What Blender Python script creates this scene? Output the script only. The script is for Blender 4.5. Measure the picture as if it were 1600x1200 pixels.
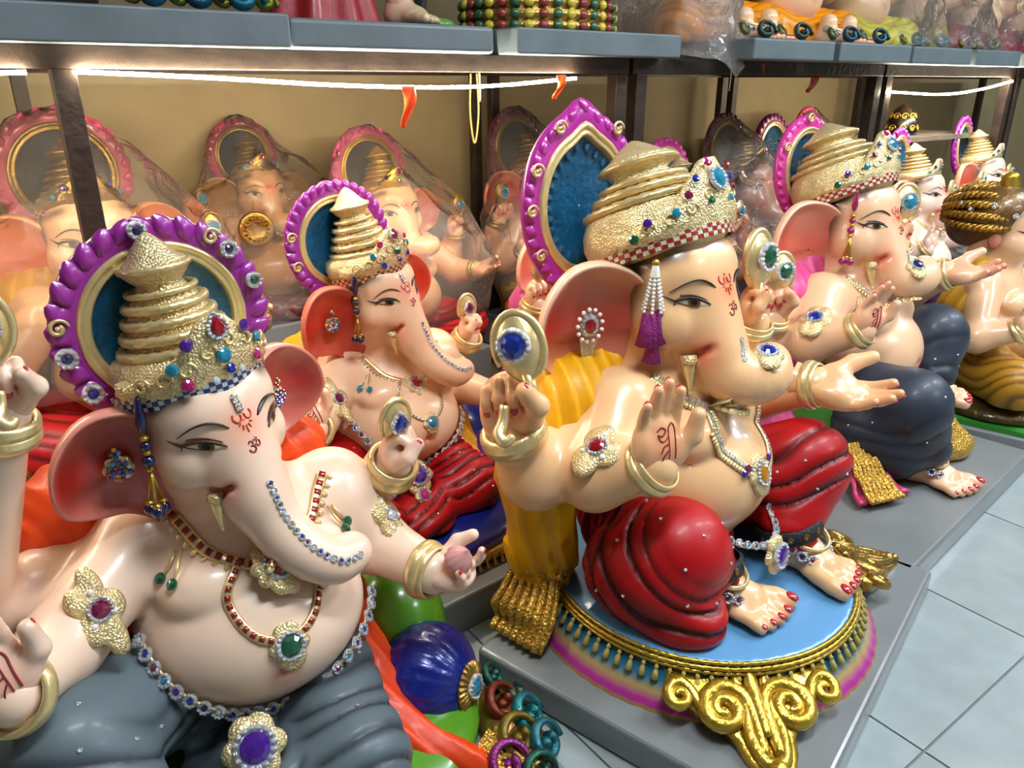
import bpy, math, random
import numpy as np
from mathutils import Matrix, Vector
from mathutils.bvhtree import BVHTree

scene = bpy.context.scene
COL = scene.collection
for o in list(bpy.data.objects):
    bpy.data.objects.remove(o)
random.seed(7)
RNG = np.random.default_rng(7)

# ------------------------------------------------------------------ camera
cam_d = bpy.data.cameras.new('camera')
cam = bpy.data.objects.new('camera', cam_d)
COL.objects.link(cam)
cam.location = (0, 0, 1.4)
cam.rotation_euler = (math.radians(90 - 21.4), 0, 0)
cam_d.sensor_width = 36.0
cam_d.lens = 27.0
cam_d.clip_start = 0.02
scene.camera = cam

# ------------------------------------------------------------------ world, lights, exposure
w = bpy.data.worlds.new('world')
scene.world = w
w.use_nodes = True
w.node_tree.nodes['Background'].inputs[0].default_value = (0.75, 0.86, 1.0, 1)
w.node_tree.nodes['Background'].inputs[1].default_value = 0.03
vs = scene.view_settings
vs.view_transform = 'Standard'
vs.look = 'None'
vs.gamma = 1
vs.exposure = 0.4
vs.use_curve_mapping = False
scene.cycles.transparent_max_bounces = 12
scene.cycles.max_bounces = 6

# frame of the shelf row: P0 on the front beam line, D along the row, N out to the aisle
P0 = np.array([-1.0, 1.9]); D = np.array([.805, .593]); NN = np.array([.593, -.805])
ROW_A = math.atan2(D[1], D[0])
def row(t, n, z=0.0):
    p = P0 + D * t + NN * n
    return (float(p[0]), float(p[1]), z)

def area(name, loc, target, size, power, col):
    l = bpy.data.lights.new(name, 'AREA')
    l.shape = 'RECTANGLE'; l.size, l.size_y = size
    l.energy = power; l.color = col
    ob = bpy.data.objects.new(name, l)
    COL.objects.link(ob)
    ob.location = loc
    ob.rotation_euler = (Vector(target) - Vector(loc)).to_track_quat('-Z', 'Y').to_euler()
    return ob
COOL = (0.86, 0.94, 1.0)
WARM = (1.0, 0.74, 0.42)
LIGHTS = dict(tube=54.0, led=200.0)

# ------------------------------------------------------------------ colour and materials
def lin(h, a=1.0):
    h = h.lstrip('#')
    r = [int(h[i:i + 2], 16) / 255 for i in (0, 2, 4)]
    return tuple(x / 12.92 if x <= .04045 else ((x + .055) / 1.055) ** 2.4 for x in r) + (a,)
MATS = {}
def mat(name, col=None, rough=.35, metal=0.0, coat=0.0, bump=0.0, scale=60.0, emit=None, strength=0.0,
        attr=False, var=0.0, alpha=1.0, detail=3.0, tex='noise', spec=.5, sss=0.0, trans=0.0):
    if name in MATS:
        return MATS[name]
    m = bpy.data.materials.new(name); m.use_nodes = True
    nt = m.node_tree; b = nt.nodes['Principled BSDF']
    b.inputs['Roughness'].default_value = rough
    b.inputs['Metallic'].default_value = metal
    b.inputs['Coat Weight'].default_value = coat
    b.inputs['Coat Roughness'].default_value = .12
    b.inputs['Specular IOR Level'].default_value = spec
    if trans: b.inputs['Transmission Weight'].default_value = trans
    if sss:
        b.inputs['Subsurface Weight'].default_value = sss
        b.inputs['Subsurface Radius'].default_value = (.012, .006, .003)
    if alpha < 1: b.inputs['Alpha'].default_value = alpha
    co = nt.nodes.new('ShaderNodeTexCoord')
    src = None
    if attr:
        a = nt.nodes.new('ShaderNodeAttribute'); a.attribute_name = 'Col'
        src = a.outputs['Color']
    else:
        c = lin(col) if isinstance(col, str) else tuple(col)
        b.inputs['Base Color'].default_value = c
    if var > 0:
        n = nt.nodes.new('ShaderNodeTexNoise'); n.inputs['Scale'].default_value = scale * .35
        n.inputs['Detail'].default_value = 5
        nt.links.new(co.outputs['Object'], n.inputs['Vector'])
        mp = nt.nodes.new('ShaderNodeMapRange')
        mp.inputs['From Min'].default_value = .3; mp.inputs['From Max'].default_value = .7
        mp.inputs['To Min'].default_value = 1 - var; mp.inputs['To Max'].default_value = 1 + var * .6
        nt.links.new(n.outputs['Fac'], mp.inputs['Value'])
        mx = nt.nodes.new('ShaderNodeVectorMath'); mx.operation = 'SCALE'
        if src is not None: nt.links.new(src, mx.inputs[0])
        else: mx.inputs[0].default_value = b.inputs['Base Color'].default_value[:3]
        nt.links.new(mp.outputs['Result'], mx.inputs['Scale'])
        src = mx.outputs['Vector']
    if src is not None: nt.links.new(src, b.inputs['Base Color'])
    if bump > 0:
        if tex == 'noise':
            n = nt.nodes.new('ShaderNodeTexNoise'); n.inputs['Scale'].default_value = scale
            n.inputs['Detail'].default_value = detail; out = n.outputs['Fac']
        else:
            n = nt.nodes.new('ShaderNodeTexVoronoi'); n.inputs['Scale'].default_value = scale
            out = n.outputs['Distance']
        nt.links.new(co.outputs['Object'], n.inputs['Vector'])
        bp = nt.nodes.new('ShaderNodeBump'); bp.inputs['Strength'].default_value = bump
        bp.inputs['Distance'].default_value = .01
        nt.links.new(out, bp.inputs['Height']); nt.links.new(bp.outputs['Normal'], b.inputs['Normal'])
    if emit is not None:
        b.inputs['Emission Color'].default_value = lin(emit) if isinstance(emit, str) else tuple(emit) + (1,)
        b.inputs['Emission Strength'].default_value = strength
    MATS[name] = m
    return m
def paint(col, rough=.3, coat=.3, bump=.04, scale=45):
    return mat('paint_' + col.strip('#') + '_%d' % int(rough * 100), col, rough, 0, coat, bump, scale, var=.06)

SKIN = mat('painted_skin', rough=.33, coat=.25, attr=True, sss=.0, bump=.012, scale=25)
CLOTH = mat('painted_cloth', rough=.45, coat=.06, spec=.35, attr=True, bump=.05, scale=70)
VPAINT = mat('painted_relief', rough=.3, coat=.35, attr=True, bump=.06, scale=60)
GOLD = mat('champagne_gold_paint', '#e3cb92', .32, .62, .2, .10, 120, var=.1)
GOLDR = mat('champagne_gold_relief', '#e4cd98', .33, .58, .2, .42, 210, var=.15, tex='voronoi')
DGOLD = mat('antique_gold_paint', '#a8863f', .30, .85, .2, .3, 80, var=.25)
YGOLD = mat('bright_gold_paint', '#c9a53a', .28, .8, .3, .25, 90, var=.2)
SILV = mat('silver_rhinestone', '#e6e9ee', .16, .85, .4, .5, 400, var=.3)
PEARL = mat('pearl_bead', '#e9e6df', .18, 0, .8)
BLACKP = mat('black_brow_paint', '#0c0908', .4)
BROWNP = mat('brown_lid_paint', '#4a2413', .4)
REDP = mat('red_mark_paint', '#b5301c', .4)
MAROONP = mat('maroon_mark_paint', '#8e1f25', .4)
NAIL = mat('red_nail_paint', '#b3202c', .2, 0, .6)
EYEW = mat('eye_white_paint', '#d8c6a2', .25, 0, .5)
IRIS = mat('eye_brown_paint', '#5b3a1c', .18, 0, .8)
PUPIL = mat('eye_pupil_paint', '#0a0706', .15, 0, .9)
GEMC = dict(red='#9c0614', blue='#0a2c9c', green='#045a3a', purple='#4a1590', teal='#0688a8', pink='#b8126c',
            amber='#c78205', navy='#141a52', clear='#cfd8e0', wine='#7a0d3c')
def gem(c):
    return mat('gem_' + c, GEMC[c], .06, .35, 1.0, spec=.9)

# ------------------------------------------------------------------ mesh building
class MB:
    def __init__(s):
        s.v = []; s.f = []; s.c = []; s.n = 0
    def add(s, v, f, c=None):
        v = np.asarray(v, float).reshape(-1, 3)
        s.v.append(v); s.f += [tuple(i + s.n for i in q) for q in f]
        s.n += len(v)
        if c is not None:
            c = np.asarray(c, float)
            if c.ndim == 1: c = np.tile(c, (len(v), 1))
            s.c.append(c[:, :3])
        return s
    def grid(s, P, cu=False, cv=False, c=None):
        P = np.asarray(P, float); nu, nv = P.shape[:2]; f = []
        for i in range(nu if cu else nu - 1):
            for j in range(nv if cv else nv - 1):
                a, b = i * nv + j, ((i + 1) % nu) * nv + j
                d, e = i * nv + (j + 1) % nv, ((i + 1) % nu) * nv + (j + 1) % nv
                f.append((a, b, e, d))
        return s.add(P.reshape(-1, 3), f, None if c is None else np.asarray(c).reshape(-1, 3))
    def tube(s, pts, r, n=8, closed=False, flat=1.0, up=None, cap=True, c=None):
        pts = np.asarray(pts, float); m = len(pts)
        r = np.full(m, r) if np.isscalar(r) else np.asarray(r, float)
        T = np.gradient(pts, axis=0) if not closed else (np.roll(pts, -1, 0) - np.roll(pts, 1, 0))
        T /= np.linalg.norm(T, axis=1)[:, None] + 1e-12
        u = np.array(up if up is not None else (0.3, 0.2, 1.0), float)
        P = np.zeros((m, n, 3)); a = np.linspace(0, 2 * np.pi, n, endpoint=False)
        for i in range(m):
            ui = np.asarray(up[i], float) if (up is not None and np.ndim(up) == 2) else u
            x = np.cross(ui, T[i])
            if np.linalg.norm(x) < 1e-6: x = np.cross((1, 0.1, 0), T[i])
            x /= np.linalg.norm(x); y = np.cross(T[i], x)
            if up is None: u = y
            P[i] = pts[i] + r[i] * (np.cos(a)[:, None] * x + flat * np.sin(a)[:, None] * y)
        base = s.n
        s.grid(P, cu=closed, cv=True, c=None if c is None else np.tile(np.asarray(c)[:3], (m * n, 1)))
        if cap and not closed:
            s.f.append(tuple(base + j for j in range(n)))
            s.f.append(tuple(base + (m - 1) * n + j for j in range(n))[::-1])
        return s
    def lathe(s, prof, n=24, M=None, c=None, rho=None):
        a = np.linspace(0, 2 * np.pi, n, endpoint=False)
        k = np.ones(n) if rho is None else rho(a)
        P = np.array([[(r * q * math.cos(t), r * q * math.sin(t), z) for t, q in zip(a, k)] for r, z in prof])
        if M is not None: P = P @ np.array(M)[:3, :3].T + np.array(M)[:3, 3]
        return s.grid(P, cv=True, c=None if c is None else np.repeat(np.asarray(c)[:, None, :3], n, 1))
    def ball(s, ctr, r, n=10, m=7, R=None, c=None):
        r = np.ones(3) * r
        P = np.array([[(math.cos(t) * math.sin(p), math.sin(t) * math.sin(p), math.cos(p))
                       for t in np.linspace(0, 2 * np.pi, n, endpoint=False)] for p in np.linspace(.02, math.pi - .02, m)]) * r
        if R is not None: P = P @ np.asarray(R)[:3, :3].T
        return s.grid(P + np.asarray(ctr), cv=True, c=None if c is None else np.tile(np.asarray(c)[:3], (n * m, 1)))
    def box(s, lo, hi, bev=0.0):
        x0, y0, z0 = lo; x1, y1, z1 = hi
        v = [(x0, y0, z0), (x1, y0, z0), (x1, y1, z0), (x0, y1, z0), (x0, y0, z1), (x1, y0, z1), (x1, y1, z1), (x0, y1, z1)]
        return s.add(v, [(3, 2, 1, 0), (4, 5, 6, 7), (0, 1, 5, 4), (1, 2, 6, 5), (2, 3, 7, 6), (3, 0, 4, 7)])
    def mesh(s, name, smooth=True):
        v = np.concatenate(s.v) if s.v else np.zeros((0, 3))
        return raw_mesh(name, v, s.f, np.concatenate(s.c) if s.c else None, smooth)

def raw_mesh(name, v, f, c=None, smooth=True):
    me = bpy.data.meshes.new(name)
    if isinstance(f, np.ndarray):
        nf, k = f.shape
        me.vertices.add(len(v)); me.vertices.foreach_set('co', np.asarray(v, np.float32).ravel())
        me.loops.add(nf * k); me.loops.foreach_set('vertex_index', f.astype(np.int32).ravel())
        me.polygons.add(nf); me.polygons.foreach_set('loop_start', np.arange(0, nf * k, k, dtype=np.int32))
        me.update(calc_edges=True)
    else:
        me.from_pydata([tuple(x) for x in v], [], f)
        me.update()
    if c is not None and len(c) == len(v):
        a = me.color_attributes.new('Col', 'FLOAT_COLOR', 'POINT')
        cc = np.ones((len(v), 4), np.float32); cc[:, :3] = c
        a.data.foreach_set('color', cc.ravel())
    if smooth: me.polygons.foreach_set('use_smooth', np.ones(len(me.polygons), bool))
    return me
def link(name, me, material=None, parent=None, M=None):
    ob = bpy.data.objects.new(name, me)
    COL.objects.link(ob)
    if material is not None and me is not None and not me.materials: me.materials.append(material)
    if parent is not None: ob.parent = parent
    if M is not None: ob.matrix_local = Matrix([list(map(float, q)) for q in M])
    return ob
def obj(name, mb, material, parent=None, smooth=True):
    return link(name, mb.mesh(name, smooth), material, parent)
def tag(o, label=None, cat=None, group=None, kind=None):
    if label: o['label'] = label
    if cat: o['category'] = cat
    if group: o['group'] = group
    if kind: o['kind'] = kind
    return o
def empty(name, loc, rz=0.0, S=1.0):
    o = bpy.data.objects.new(name, None); COL.objects.link(o)
    o.empty_display_size = .1; o.location = loc; o.rotation_euler = (0, 0, rz); o.scale = (S, S, S)
    return o
_UNIT = {}
def unit(key, fn, material):
    k = (key, material.name)
    if k not in _UNIT:
        me = fn().mesh(key, smooth=not key.startswith('gem')); me.materials.append(material); _UNIT[k] = me
    return _UNIT[k]

# ------------------------------------------------------------------ transforms
def nrm(v):
    v = np.asarray(v, float); return v / (np.linalg.norm(v) + 1e-12)
def frame(pos, z, up=(0, 0, 1), s=1.0):
    """4x4: z column along z, y column near up."""
    z = nrm(z); x = np.cross(up, z)
    if np.linalg.norm(x) < 1e-5: x = np.cross((0, 1, 0.01), z)
    x = nrm(x); y = np.cross(z, x)
    s = np.ones(3) * s
    M = np.eye(4); M[:3, 0] = x * s[0]; M[:3, 1] = y * s[1]; M[:3, 2] = z * s[2]; M[:3, 3] = pos
    return M
def euler(yaw=0, pitch=0, roll=0):
    """degrees: yaw about z, pitch about x (positive bows the head), roll about y."""
    return np.array((Matrix.Rotation(math.radians(yaw), 4, 'Z') @ Matrix.Rotation(math.radians(pitch), 4, 'X') @ Matrix.Rotation(math.radians(roll), 4, 'Y')))
def ap(M, p):
    p = np.asarray(p, float); return p @ M[:3, :3].T + M[:3, 3]
def curve(P, n):
    """Catmull-Rom through control points."""
    P = np.asarray(P, float); m = len(P)
    if m == 2: return P[0] + np.linspace(0, 1, n)[:, None] * (P[1] - P[0])
    Q = np.vstack([2 * P[0] - P[1], P, 2 * P[-1] - P[-2]])
    out = []
    for t in np.linspace(0, m - 1 - 1e-6, n):
        i = int(t); u = t - i; a, b, c, d = Q[i:i + 4]
        out.append(.5 * (2 * b + (c - a) * u + (2 * a - 5 * b + 4 * c - d) * u * u + (3 * b - a - 3 * c + d) * u ** 3))
    return np.array(out)
def resample(P, step):
    P = np.asarray(P, float); L = np.concatenate([[0], np.cumsum(np.linalg.norm(np.diff(P, axis=0), axis=1))])
    n = max(2, int(round(L[-1] / step)) + 1); t = np.linspace(0, L[-1], n)
    return np.stack([np.interp(t, L, P[:, k]) for k in range(3)], 1)

# ------------------------------------------------------------------ implicit surfaces (round forms that flow into each other)
class Field:
    def __init__(s, lo, hi, h):
        s.h = h; s.lo = np.asarray(lo, float)
        n = np.ceil((np.asarray(hi) - s.lo) / h).astype(int) + 1
        s.ax = [s.lo[i] + h * np.arange(n[i]) for i in range(3)]
        s.v = np.full(n, 9.0, np.float32)
    def box(s, lo, hi):
        sl = []
        for i in range(3):
            a = int(max(0, math.floor((lo[i] - s.lo[i]) / s.h))); b = int(min(s.v.shape[i], math.ceil((hi[i] - s.lo[i]) / s.h) + 1))
            if b <= a: return None
            sl.append(slice(a, b))
        X = s.ax[0][sl[0]][:, None, None]; Y = s.ax[1][sl[1]][None, :, None]; Z = s.ax[2][sl[2]][None, None, :]
        return tuple(sl), X, Y, Z
    def op(s, sl, d, k, sub):
        a = s.v[sl]; d = d.astype(np.float32)
        if not sub:
            hh = np.maximum(k - np.abs(a - d), 0) / k
            s.v[sl] = np.minimum(a, d) - hh * hh * k * .25
        else:
            d = -d; hh = np.maximum(k - np.abs(a - d), 0) / k
            s.v[sl] = np.maximum(a, d) + hh * hh * k * .25
    def seg(s, a, b, ra, rb, k=.02, sub=False):
        a = np.asarray(a, float); b = np.asarray(b, float); m = max(ra, rb) + k + 3 * s.h
        q = s.box(np.minimum(a, b) - m, np.maximum(a, b) + m)
        if q is None: return s
        sl, X, Y, Z = q; d = b - a; dd = max(d @ d, 1e-9)
        t = np.clip(((X - a[0]) * d[0] + (Y - a[1]) * d[1] + (Z - a[2]) * d[2]) / dd, 0, 1)
        dist = np.sqrt((X - a[0] - t * d[0]) ** 2 + (Y - a[1] - t * d[1]) ** 2 + (Z - a[2] - t * d[2]) ** 2) - (ra + t * (rb - ra))
        s.op(sl, dist, k, sub); return s
    def chain(s, pts, rs, k=.02, sub=False):
        for i in range(len(pts) - 1): s.seg(pts[i], pts[i + 1], rs[i], rs[i + 1], k, sub)
        return s
    def ell(s, c, r, k=.02, R=None, sub=False):
        c = np.asarray(c, float); r = np.ones(3) * r; m = r.max() + k + 3 * s.h
        q = s.box(c - m, c + m)
        if q is None: return s
        sl, X, Y, Z = q; X = X - c[0]; Y = Y - c[1]; Z = Z - c[2]
        if R is not None:
            R = np.asarray(R)[:3, :3]
            X, Y, Z = (R[0, 0] * X + R[1, 0] * Y + R[2, 0] * Z, R[0, 1] * X + R[1, 1] * Y + R[2, 1] * Z, R[0, 2] * X + R[1, 2] * Y + R[2, 2] * Z)
        k0 = np.sqrt((X / r[0]) ** 2 + (Y / r[1]) ** 2 + (Z / r[2]) ** 2) + 1e-6
        k1 = np.sqrt((X / r[0] ** 2) ** 2 + (Y / r[1] ** 2) ** 2 + (Z / r[2] ** 2) ** 2) + 1e-6
        s.op(sl, k0 * (k0 - 1) / k1, k, sub); return s
    def displace(s, fn):
        X = s.ax[0][:, None, None]; Y = s.ax[1][None, :, None]; Z = s.ax[2][None, None, :]
        near = np.abs(s.v) < .06
        i, j, k = np.nonzero(near)
        s.v[i, j, k] += fn(s.ax[0][i], s.ax[1][j], s.ax[2][k]).astype(np.float32)
        return s
    def cut_below(s, z):
        Z = s.ax[2][None, None, :]
        s.v = np.maximum(s.v, (z - Z).astype(np.float32)); return s
    def mesh(s):
        v = s.v; S = v < 0
        c = np.zeros(np.array(v.shape) - 1, np.uint8)
        for i in (0, 1):
            for j in (0, 1):
                for k in (0, 1):
                    c += S[i:S.shape[0] - 1 + i, j:S.shape[1] - 1 + j, k:S.shape[2] - 1 + k]
        I, J, K = np.nonzero((c > 0) & (c < 8))
        idx = np.full(c.shape, -1, np.int32); idx[I, J, K] = np.arange(len(I))
        off = [(i, j, k) for i in (0, 1) for j in (0, 1) for k in (0, 1)]
        val = np.stack([v[I + o[0], J + o[1], K + o[2]] for o in off], 1)
        acc = np.zeros((len(I), 3)); cnt = np.zeros(len(I))
        for a in range(8):
            for b in range(a + 1, 8):
                if sum(abs(off[a][q] - off[b][q]) for q in range(3)) != 1: continue
                va, vb = val[:, a], val[:, b]; m = (va < 0) != (vb < 0)
                t = np.where(m, va / np.where(m, va - vb, 1), 0)
                p = np.array(off[a]) + t[:, None] * (np.array(off[b]) - np.array(off[a]))
                acc += p * m[:, None]; cnt += m
        V = s.lo + s.h * (np.stack([I, J, K], 1) + acc / cnt[:, None])
        F = []
        for ax in range(3):
            sa = [slice(None)] * 3; sb = [slice(None)] * 3
            sa[ax] = slice(0, -1); sb[ax] = slice(1, None)
            A, B = S[tuple(sa)], S[tuple(sb)]
            e = np.stack(np.nonzero(A != B), 1)
            u, w_ = (ax + 1) % 3, (ax + 2) % 3
            lim = np.array(c.shape)
            ok = (e[:, u] > 0) & (e[:, w_] > 0) & (e[:, u] < lim[u]) & (e[:, w_] < lim[w_])
            e = e[ok]; fl = A[e[:, 0], e[:, 1], e[:, 2]]
            q = []
            for du, dw in ((-1, -1), (0, -1), (0, 0), (-1, 0)):
                g = e.copy(); g[:, u] += du; g[:, w_] += dw
                q.append(idx[g[:, 0], g[:, 1], g[:, 2]])
            q = np.stack(q, 1); q[~fl] = q[~fl][:, ::-1]
            F.append(q)
        F = np.concatenate(F); F = F[(F >= 0).all(1)]
        # one light smoothing pass takes the grid steps off
        ev = np.concatenate([F[:, [0, 1]], F[:, [1, 2]], F[:, [2, 3]], F[:, [3, 0]]])
        for lam in (.5, .35):
            sm = np.zeros_like(V); n = np.zeros(len(V))
            for k in range(3): sm[:, k] = np.bincount(ev[:, 0], V[ev[:, 1], k], len(V))
            n = np.bincount(ev[:, 0], minlength=len(V))
            V = V + lam * (sm / np.maximum(n, 1)[:, None] - V)
        return V, F

def pdist(V, P):
    """distance of the points V to a polyline or point P"""
    P = np.atleast_2d(np.asarray(P, float))
    if len(P) == 1: return np.linalg.norm(V - P[0], axis=1)
    d = np.full(len(V), 9.0)
    for a, b in zip(P[:-1], P[1:]):
        e = b - a; t = np.clip((V - a) @ e / max(e @ e, 1e-9), 0, 1)
        d = np.minimum(d, np.linalg.norm(V - a - t[:, None] * e, axis=1))
    return d
def spray(V, C, P, r, col, s=1.0):
    f = s * np.exp(-(pdist(V, P) / r) ** 2)[:, None]
    C[:] = C * (1 - f) + np.asarray(lin(col) if isinstance(col, str) else col)[:3] * f
def join(parts):
    V, F, C, n = [], [], [], 0
    for v, f, c in parts:
        V.append(v); F.append(f + n); C.append(c); n += len(v)
    return np.concatenate(V), np.concatenate(F), np.concatenate(C)

# ------------------------------------------------------------------ small shared ornaments (unit size, facing +z)
def u_gem():
    return MB().lathe([(1, -.1), (1, .25), (.62, .52), (.01, .6)], 12)
def u_drop():
    a = np.linspace(0, 2 * np.pi, 16, endpoint=False)
    rho = 1 - .18 * np.sin(a) + .55 * np.maximum(0, np.sin(a)) ** 8
    return MB().lathe([(.8, -.1), (.8, .25), (.5, .5), (.01, .58)], 16, rho=lambda _: rho)
def u_ring(n=16, drop=False):
    m = MB()
    for t in np.linspace(0, 2 * np.pi, n, endpoint=False):
        k = 1.24
        if drop: k = (1 - .18 * math.sin(t) + .55 * max(0, math.sin(t)) ** 8) * 1.06
        m.ball((k * math.cos(t), k * math.sin(t), .14), (.24, .24, .3), 6, 4)
    m.lathe([(1.45, -.15), (1.4, .08), (1.0, .16), (.95, -.1)], 20, rho=(lambda a: (1 - .18 * np.sin(a) + .55 * np.maximum(0, np.sin(a)) ** 8) * .84) if drop else None)
    return m
def u_flower():
    m = MB()
    for t in np.linspace(0, 2 * np.pi, 9, endpoint=False):
        m.ball((.72 * math.cos(t), .72 * math.sin(t), .12), (.27, .27, .26), 6, 4)
    m.lathe([(.95, -.2), (.9, .05), (.5, .12), (.45, -.1)], 12)
    return m
def u_ball(): return MB().ball((0, 0, 0), 1, 12, 8)
def u_bead(): return MB().ball((0, 0, 0), 1, 8, 6)
def u_nail(): return MB().ball((0, 0, 0), (1, .42, 1.25), 8, 6)
def u_petal():
    P = []
    for u in np.linspace(0, 1, 9):
        wd = math.sin(math.pi * (u * .86 + .1)) ** .7; q = []
        for t in np.linspace(0, math.pi, 7):
            q.append((wd * math.cos(t) * .62, u * 1.7 - .7, .34 * wd * math.sin(t) * (1 + .25 * math.cos(3 * t))))
        P.append(q)
    return MB().grid(P)
def u_curl():
    t = np.linspace(0, 2.3 * math.pi, 26); r = 1.0 - .105 * t
    p = np.stack([r * np.cos(t), r * np.sin(t), .12 + .08 * t / 7], 1)
    return MB().tube(p, np.linspace(.16, .26, 26), 7, up=(0, 0, 1)).ball((.0, 0, .1), (.3, .3, .25), 8, 5)
def u_tassel():
    m = MB().lathe([(.0, 0), (.22, 0), (.2, -.15), (.34, -.25), (.18, -.4), (.3, -.7), (.5, -1.6), (.02, -1.62)], 8)
    return m
def plaque_mb(M, n=8, amp=.14, hgt=.3, asp=(1, 1), rings=7, point=0.0):
    """lobed gold relief, baked through M"""
    a = np.linspace(0, 2 * np.pi, 48, endpoint=False)
    rho = 1 + amp * np.abs(np.cos(n * a / 2)) - amp * .5 + point * np.maximum(0, -np.sin(a)) ** 10 + point * .6 * np.maximum(0, np.sin(a)) ** 12
    P = []
    for q in np.linspace(1, .02, rings):
        z = hgt * (1 - q ** 2.2) + .05 * np.cos(n * a) * q * (1 - q) * 4 * hgt / .3
        P.append(np.stack([rho * q * np.cos(a) * asp[0], rho * q * np.sin(a) * asp[1], z], 1))
    P = [P[0] - np.array([0, 0, .22])] + P
    P = np.array(P)
    return MB().grid(P @ M[:3, :3].T + M[:3, 3], cv=True)
def put(name, key, fn, material, M, parent):
    return link(name, unit(key, fn, material), None, parent, M)
def jewel(parent, pos, n, r, col, kind='round', ring=True, up=(0, 0, 1), stretch=1.0):
    M = frame(np.asarray(pos), n, up, (r, r * stretch, r))
    if kind == 'drop':
        put('gem', 'gem_drop', u_drop, gem(col), M, parent)
        if ring: put('rhinestone_ring', 'drop_ring', lambda: u_ring(16, True), SILV, M, parent)
    else:
        put('gem', 'gem_round', u_gem, gem(col), M, parent)
        if ring: put('rhinestone_ring', 'round_ring', u_ring, SILV, M, parent)
def flower(parent, pos, n, r, col=None, name='rhinestone_flower'):
    M = frame(np.asarray(pos), n, (0, 0, 1), r)
    o = put(name, 'rhinestone_flower', u_flower, SILV, M, parent)
    if col: put('gem', 'gem_round', u_gem, gem(col), frame(np.asarray(pos), n, (0, 0, 1), r * .42), parent)
    return o

# ------------------------------------------------------------------ hands and feet
FING = [(.034, .088, .074), (.0115, .094, .083), (-.0115, .091, .076), (-.0335, .082, .06)]
HP = dict(
    bless=([(4, 8, 6), (2, 6, 4), (5, 8, 5), (10, 10, 8)], [(.034, -.012, .03), (.062, -.024, .062), (.066, -.03, .105)]),
    open=([(14, 16, 10), (10, 14, 10), (12, 16, 12), (18, 18, 12)], [(.034, -.014, .028), (.075, -.024, .055), (.098, -.034, .088)]),
    grip=([(42, 66, 40), (56, 86, 38), (58, 88, 40), (60, 90, 42)], [(.032, -.02, .03), (.052, -.052, .062), (.034, -.066, .094)]),
    hold=([(25, 30, 20), (62, 55, 35), (66, 60, 40), (45, 40, 25)], [(.034, -.016, .026), (.07, -.035, .05), (.082, -.05, .088)]))
_HAND = {}
def hand(kind, side, fat=1.0):
    """one carved hand: palm, four unequal bent fingers, thumb. Returns verts, faces, nail frames (wrist at the origin, fingers +z, palm -y)."""
    key = (kind, side, fat)
    if key in _HAND: return _HAND[key]
    ang, th = HP[kind]
    F = Field((-.09, -.15, -.05), (.13, .07, .2), .0037)
    F.ell((0, 0, .05), (.05, .027, .058), .01)
    F.seg((0, 0, -.05), (0, 0, .03), .038, .036, .02)
    F.ell((.028, -.014, .032), (.024, .022, .036), .012); F.ell((-.03, -.012, .034), (.02, .02, .038), .012)
    nails = []
    for (x, z, L), A in zip(FING, ang):
        p = np.array([x, 0, z - .012]); a = 0; pts = [p]
        for sgl, b in zip((.40, .32, .28), A):
            a += math.radians(b)
            p = p + L * sgl * np.array([x * .6, -math.sin(a), math.cos(a)]); pts.append(p)
        r = (.0122 if x > -.03 else .0108) * fat
        F.chain(pts, [r * 1.04, r, r * .96, r * .82], .0022)
        dorsal = np.array([0, math.cos(a), math.sin(a)]); dr = nrm(pts[3] - pts[2])
        nails.append((pts[3] + dorsal * r * .62 + dr * r * .05, dr, dorsal, r * .58))
    t = [np.array(q) for q in th]
    F.chain([np.array([.015, -.008, .012])] + t, [.024, .0225, .018, .0145], .008)
    dr = nrm(t[2] - t[1]); dorsal = nrm(np.cross(dr, (0, 1, .4)) * 1.0)
    if dorsal[0] < 0: dorsal = -dorsal
    nails.append((t[2] + dorsal * .0095 + dr * .002, dr, dorsal, .0085))
    V, Q = F.mesh()
    if side == 'L':
        V = V * [-1, 1, 1]; Q = Q[:, ::-1]
        nails = [(p * [-1, 1, 1], d * [-1, 1, 1], n * [-1, 1, 1], r) for p, d, n, r in nails]
    _HAND[key] = (V, Q, nails)
    return _HAND[key]
_FOOT = {}
def foot(side):
    if side in _FOOT: return _FOOT[side]
    F = Field((-.09, -.2, -.01), (.09, .1, .16), .005)
    F.seg((0, 0, .105), (0, .015, .04), .042, .045, .02)
    F.ell((0, .02, .035), (.042, .05, .036), .02)
    F.seg((0, .0, .045), (.005, -.075, .028), .045, .034, .025)
    F.ell((0, -.075, .022), (.056, .04, .022), .02)
    nails = []
    for i, (x, L, r) in enumerate([(.040, .062, .0185), (.013, .062, .0145), (-.009, .056, .0135), (-.029, .046, .0125), (-.046, .034, .0115)]):
        a = np.array([x, -.085, .022]); b = np.array([x * 1.18, -.085 - L * .62, .021]); c = np.array([x * 1.2, -.085 - L, .014 + (.004 if i == 0 else 0)])
        F.chain([a, b, c], [r, r, r * .92], .004)
        nails.append((c + np.array([0, -r * .3, r * .74]), np.array([0, -1., -.3]), np.array([0, -.35, .94]), r * .5))
    F.cut_below(.0)
    V, Q = F.mesh()
    if side == 'L':
        V = V * [-1, 1, 1]; Q = Q[:, ::-1]
        nails = [(p * [-1, 1, 1], d * [-1, 1, 1], n * [-1, 1, 1], r) for p, d, n, r in nails]
    _FOOT[side] = (V, Q, nails)
    return _FOOT[side]
def hand_frame(wr, d, n, s):
    d = nrm(d); n = np.asarray(n, float); n = nrm(n - d * (n @ d))
    y = -n; x = np.cross(y, d)
    M = np.eye(4); M[:3, 0] = x * s; M[:3, 1] = y * s; M[:3, 2] = d * s; M[:3, 3] = wr
    return M

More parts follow.
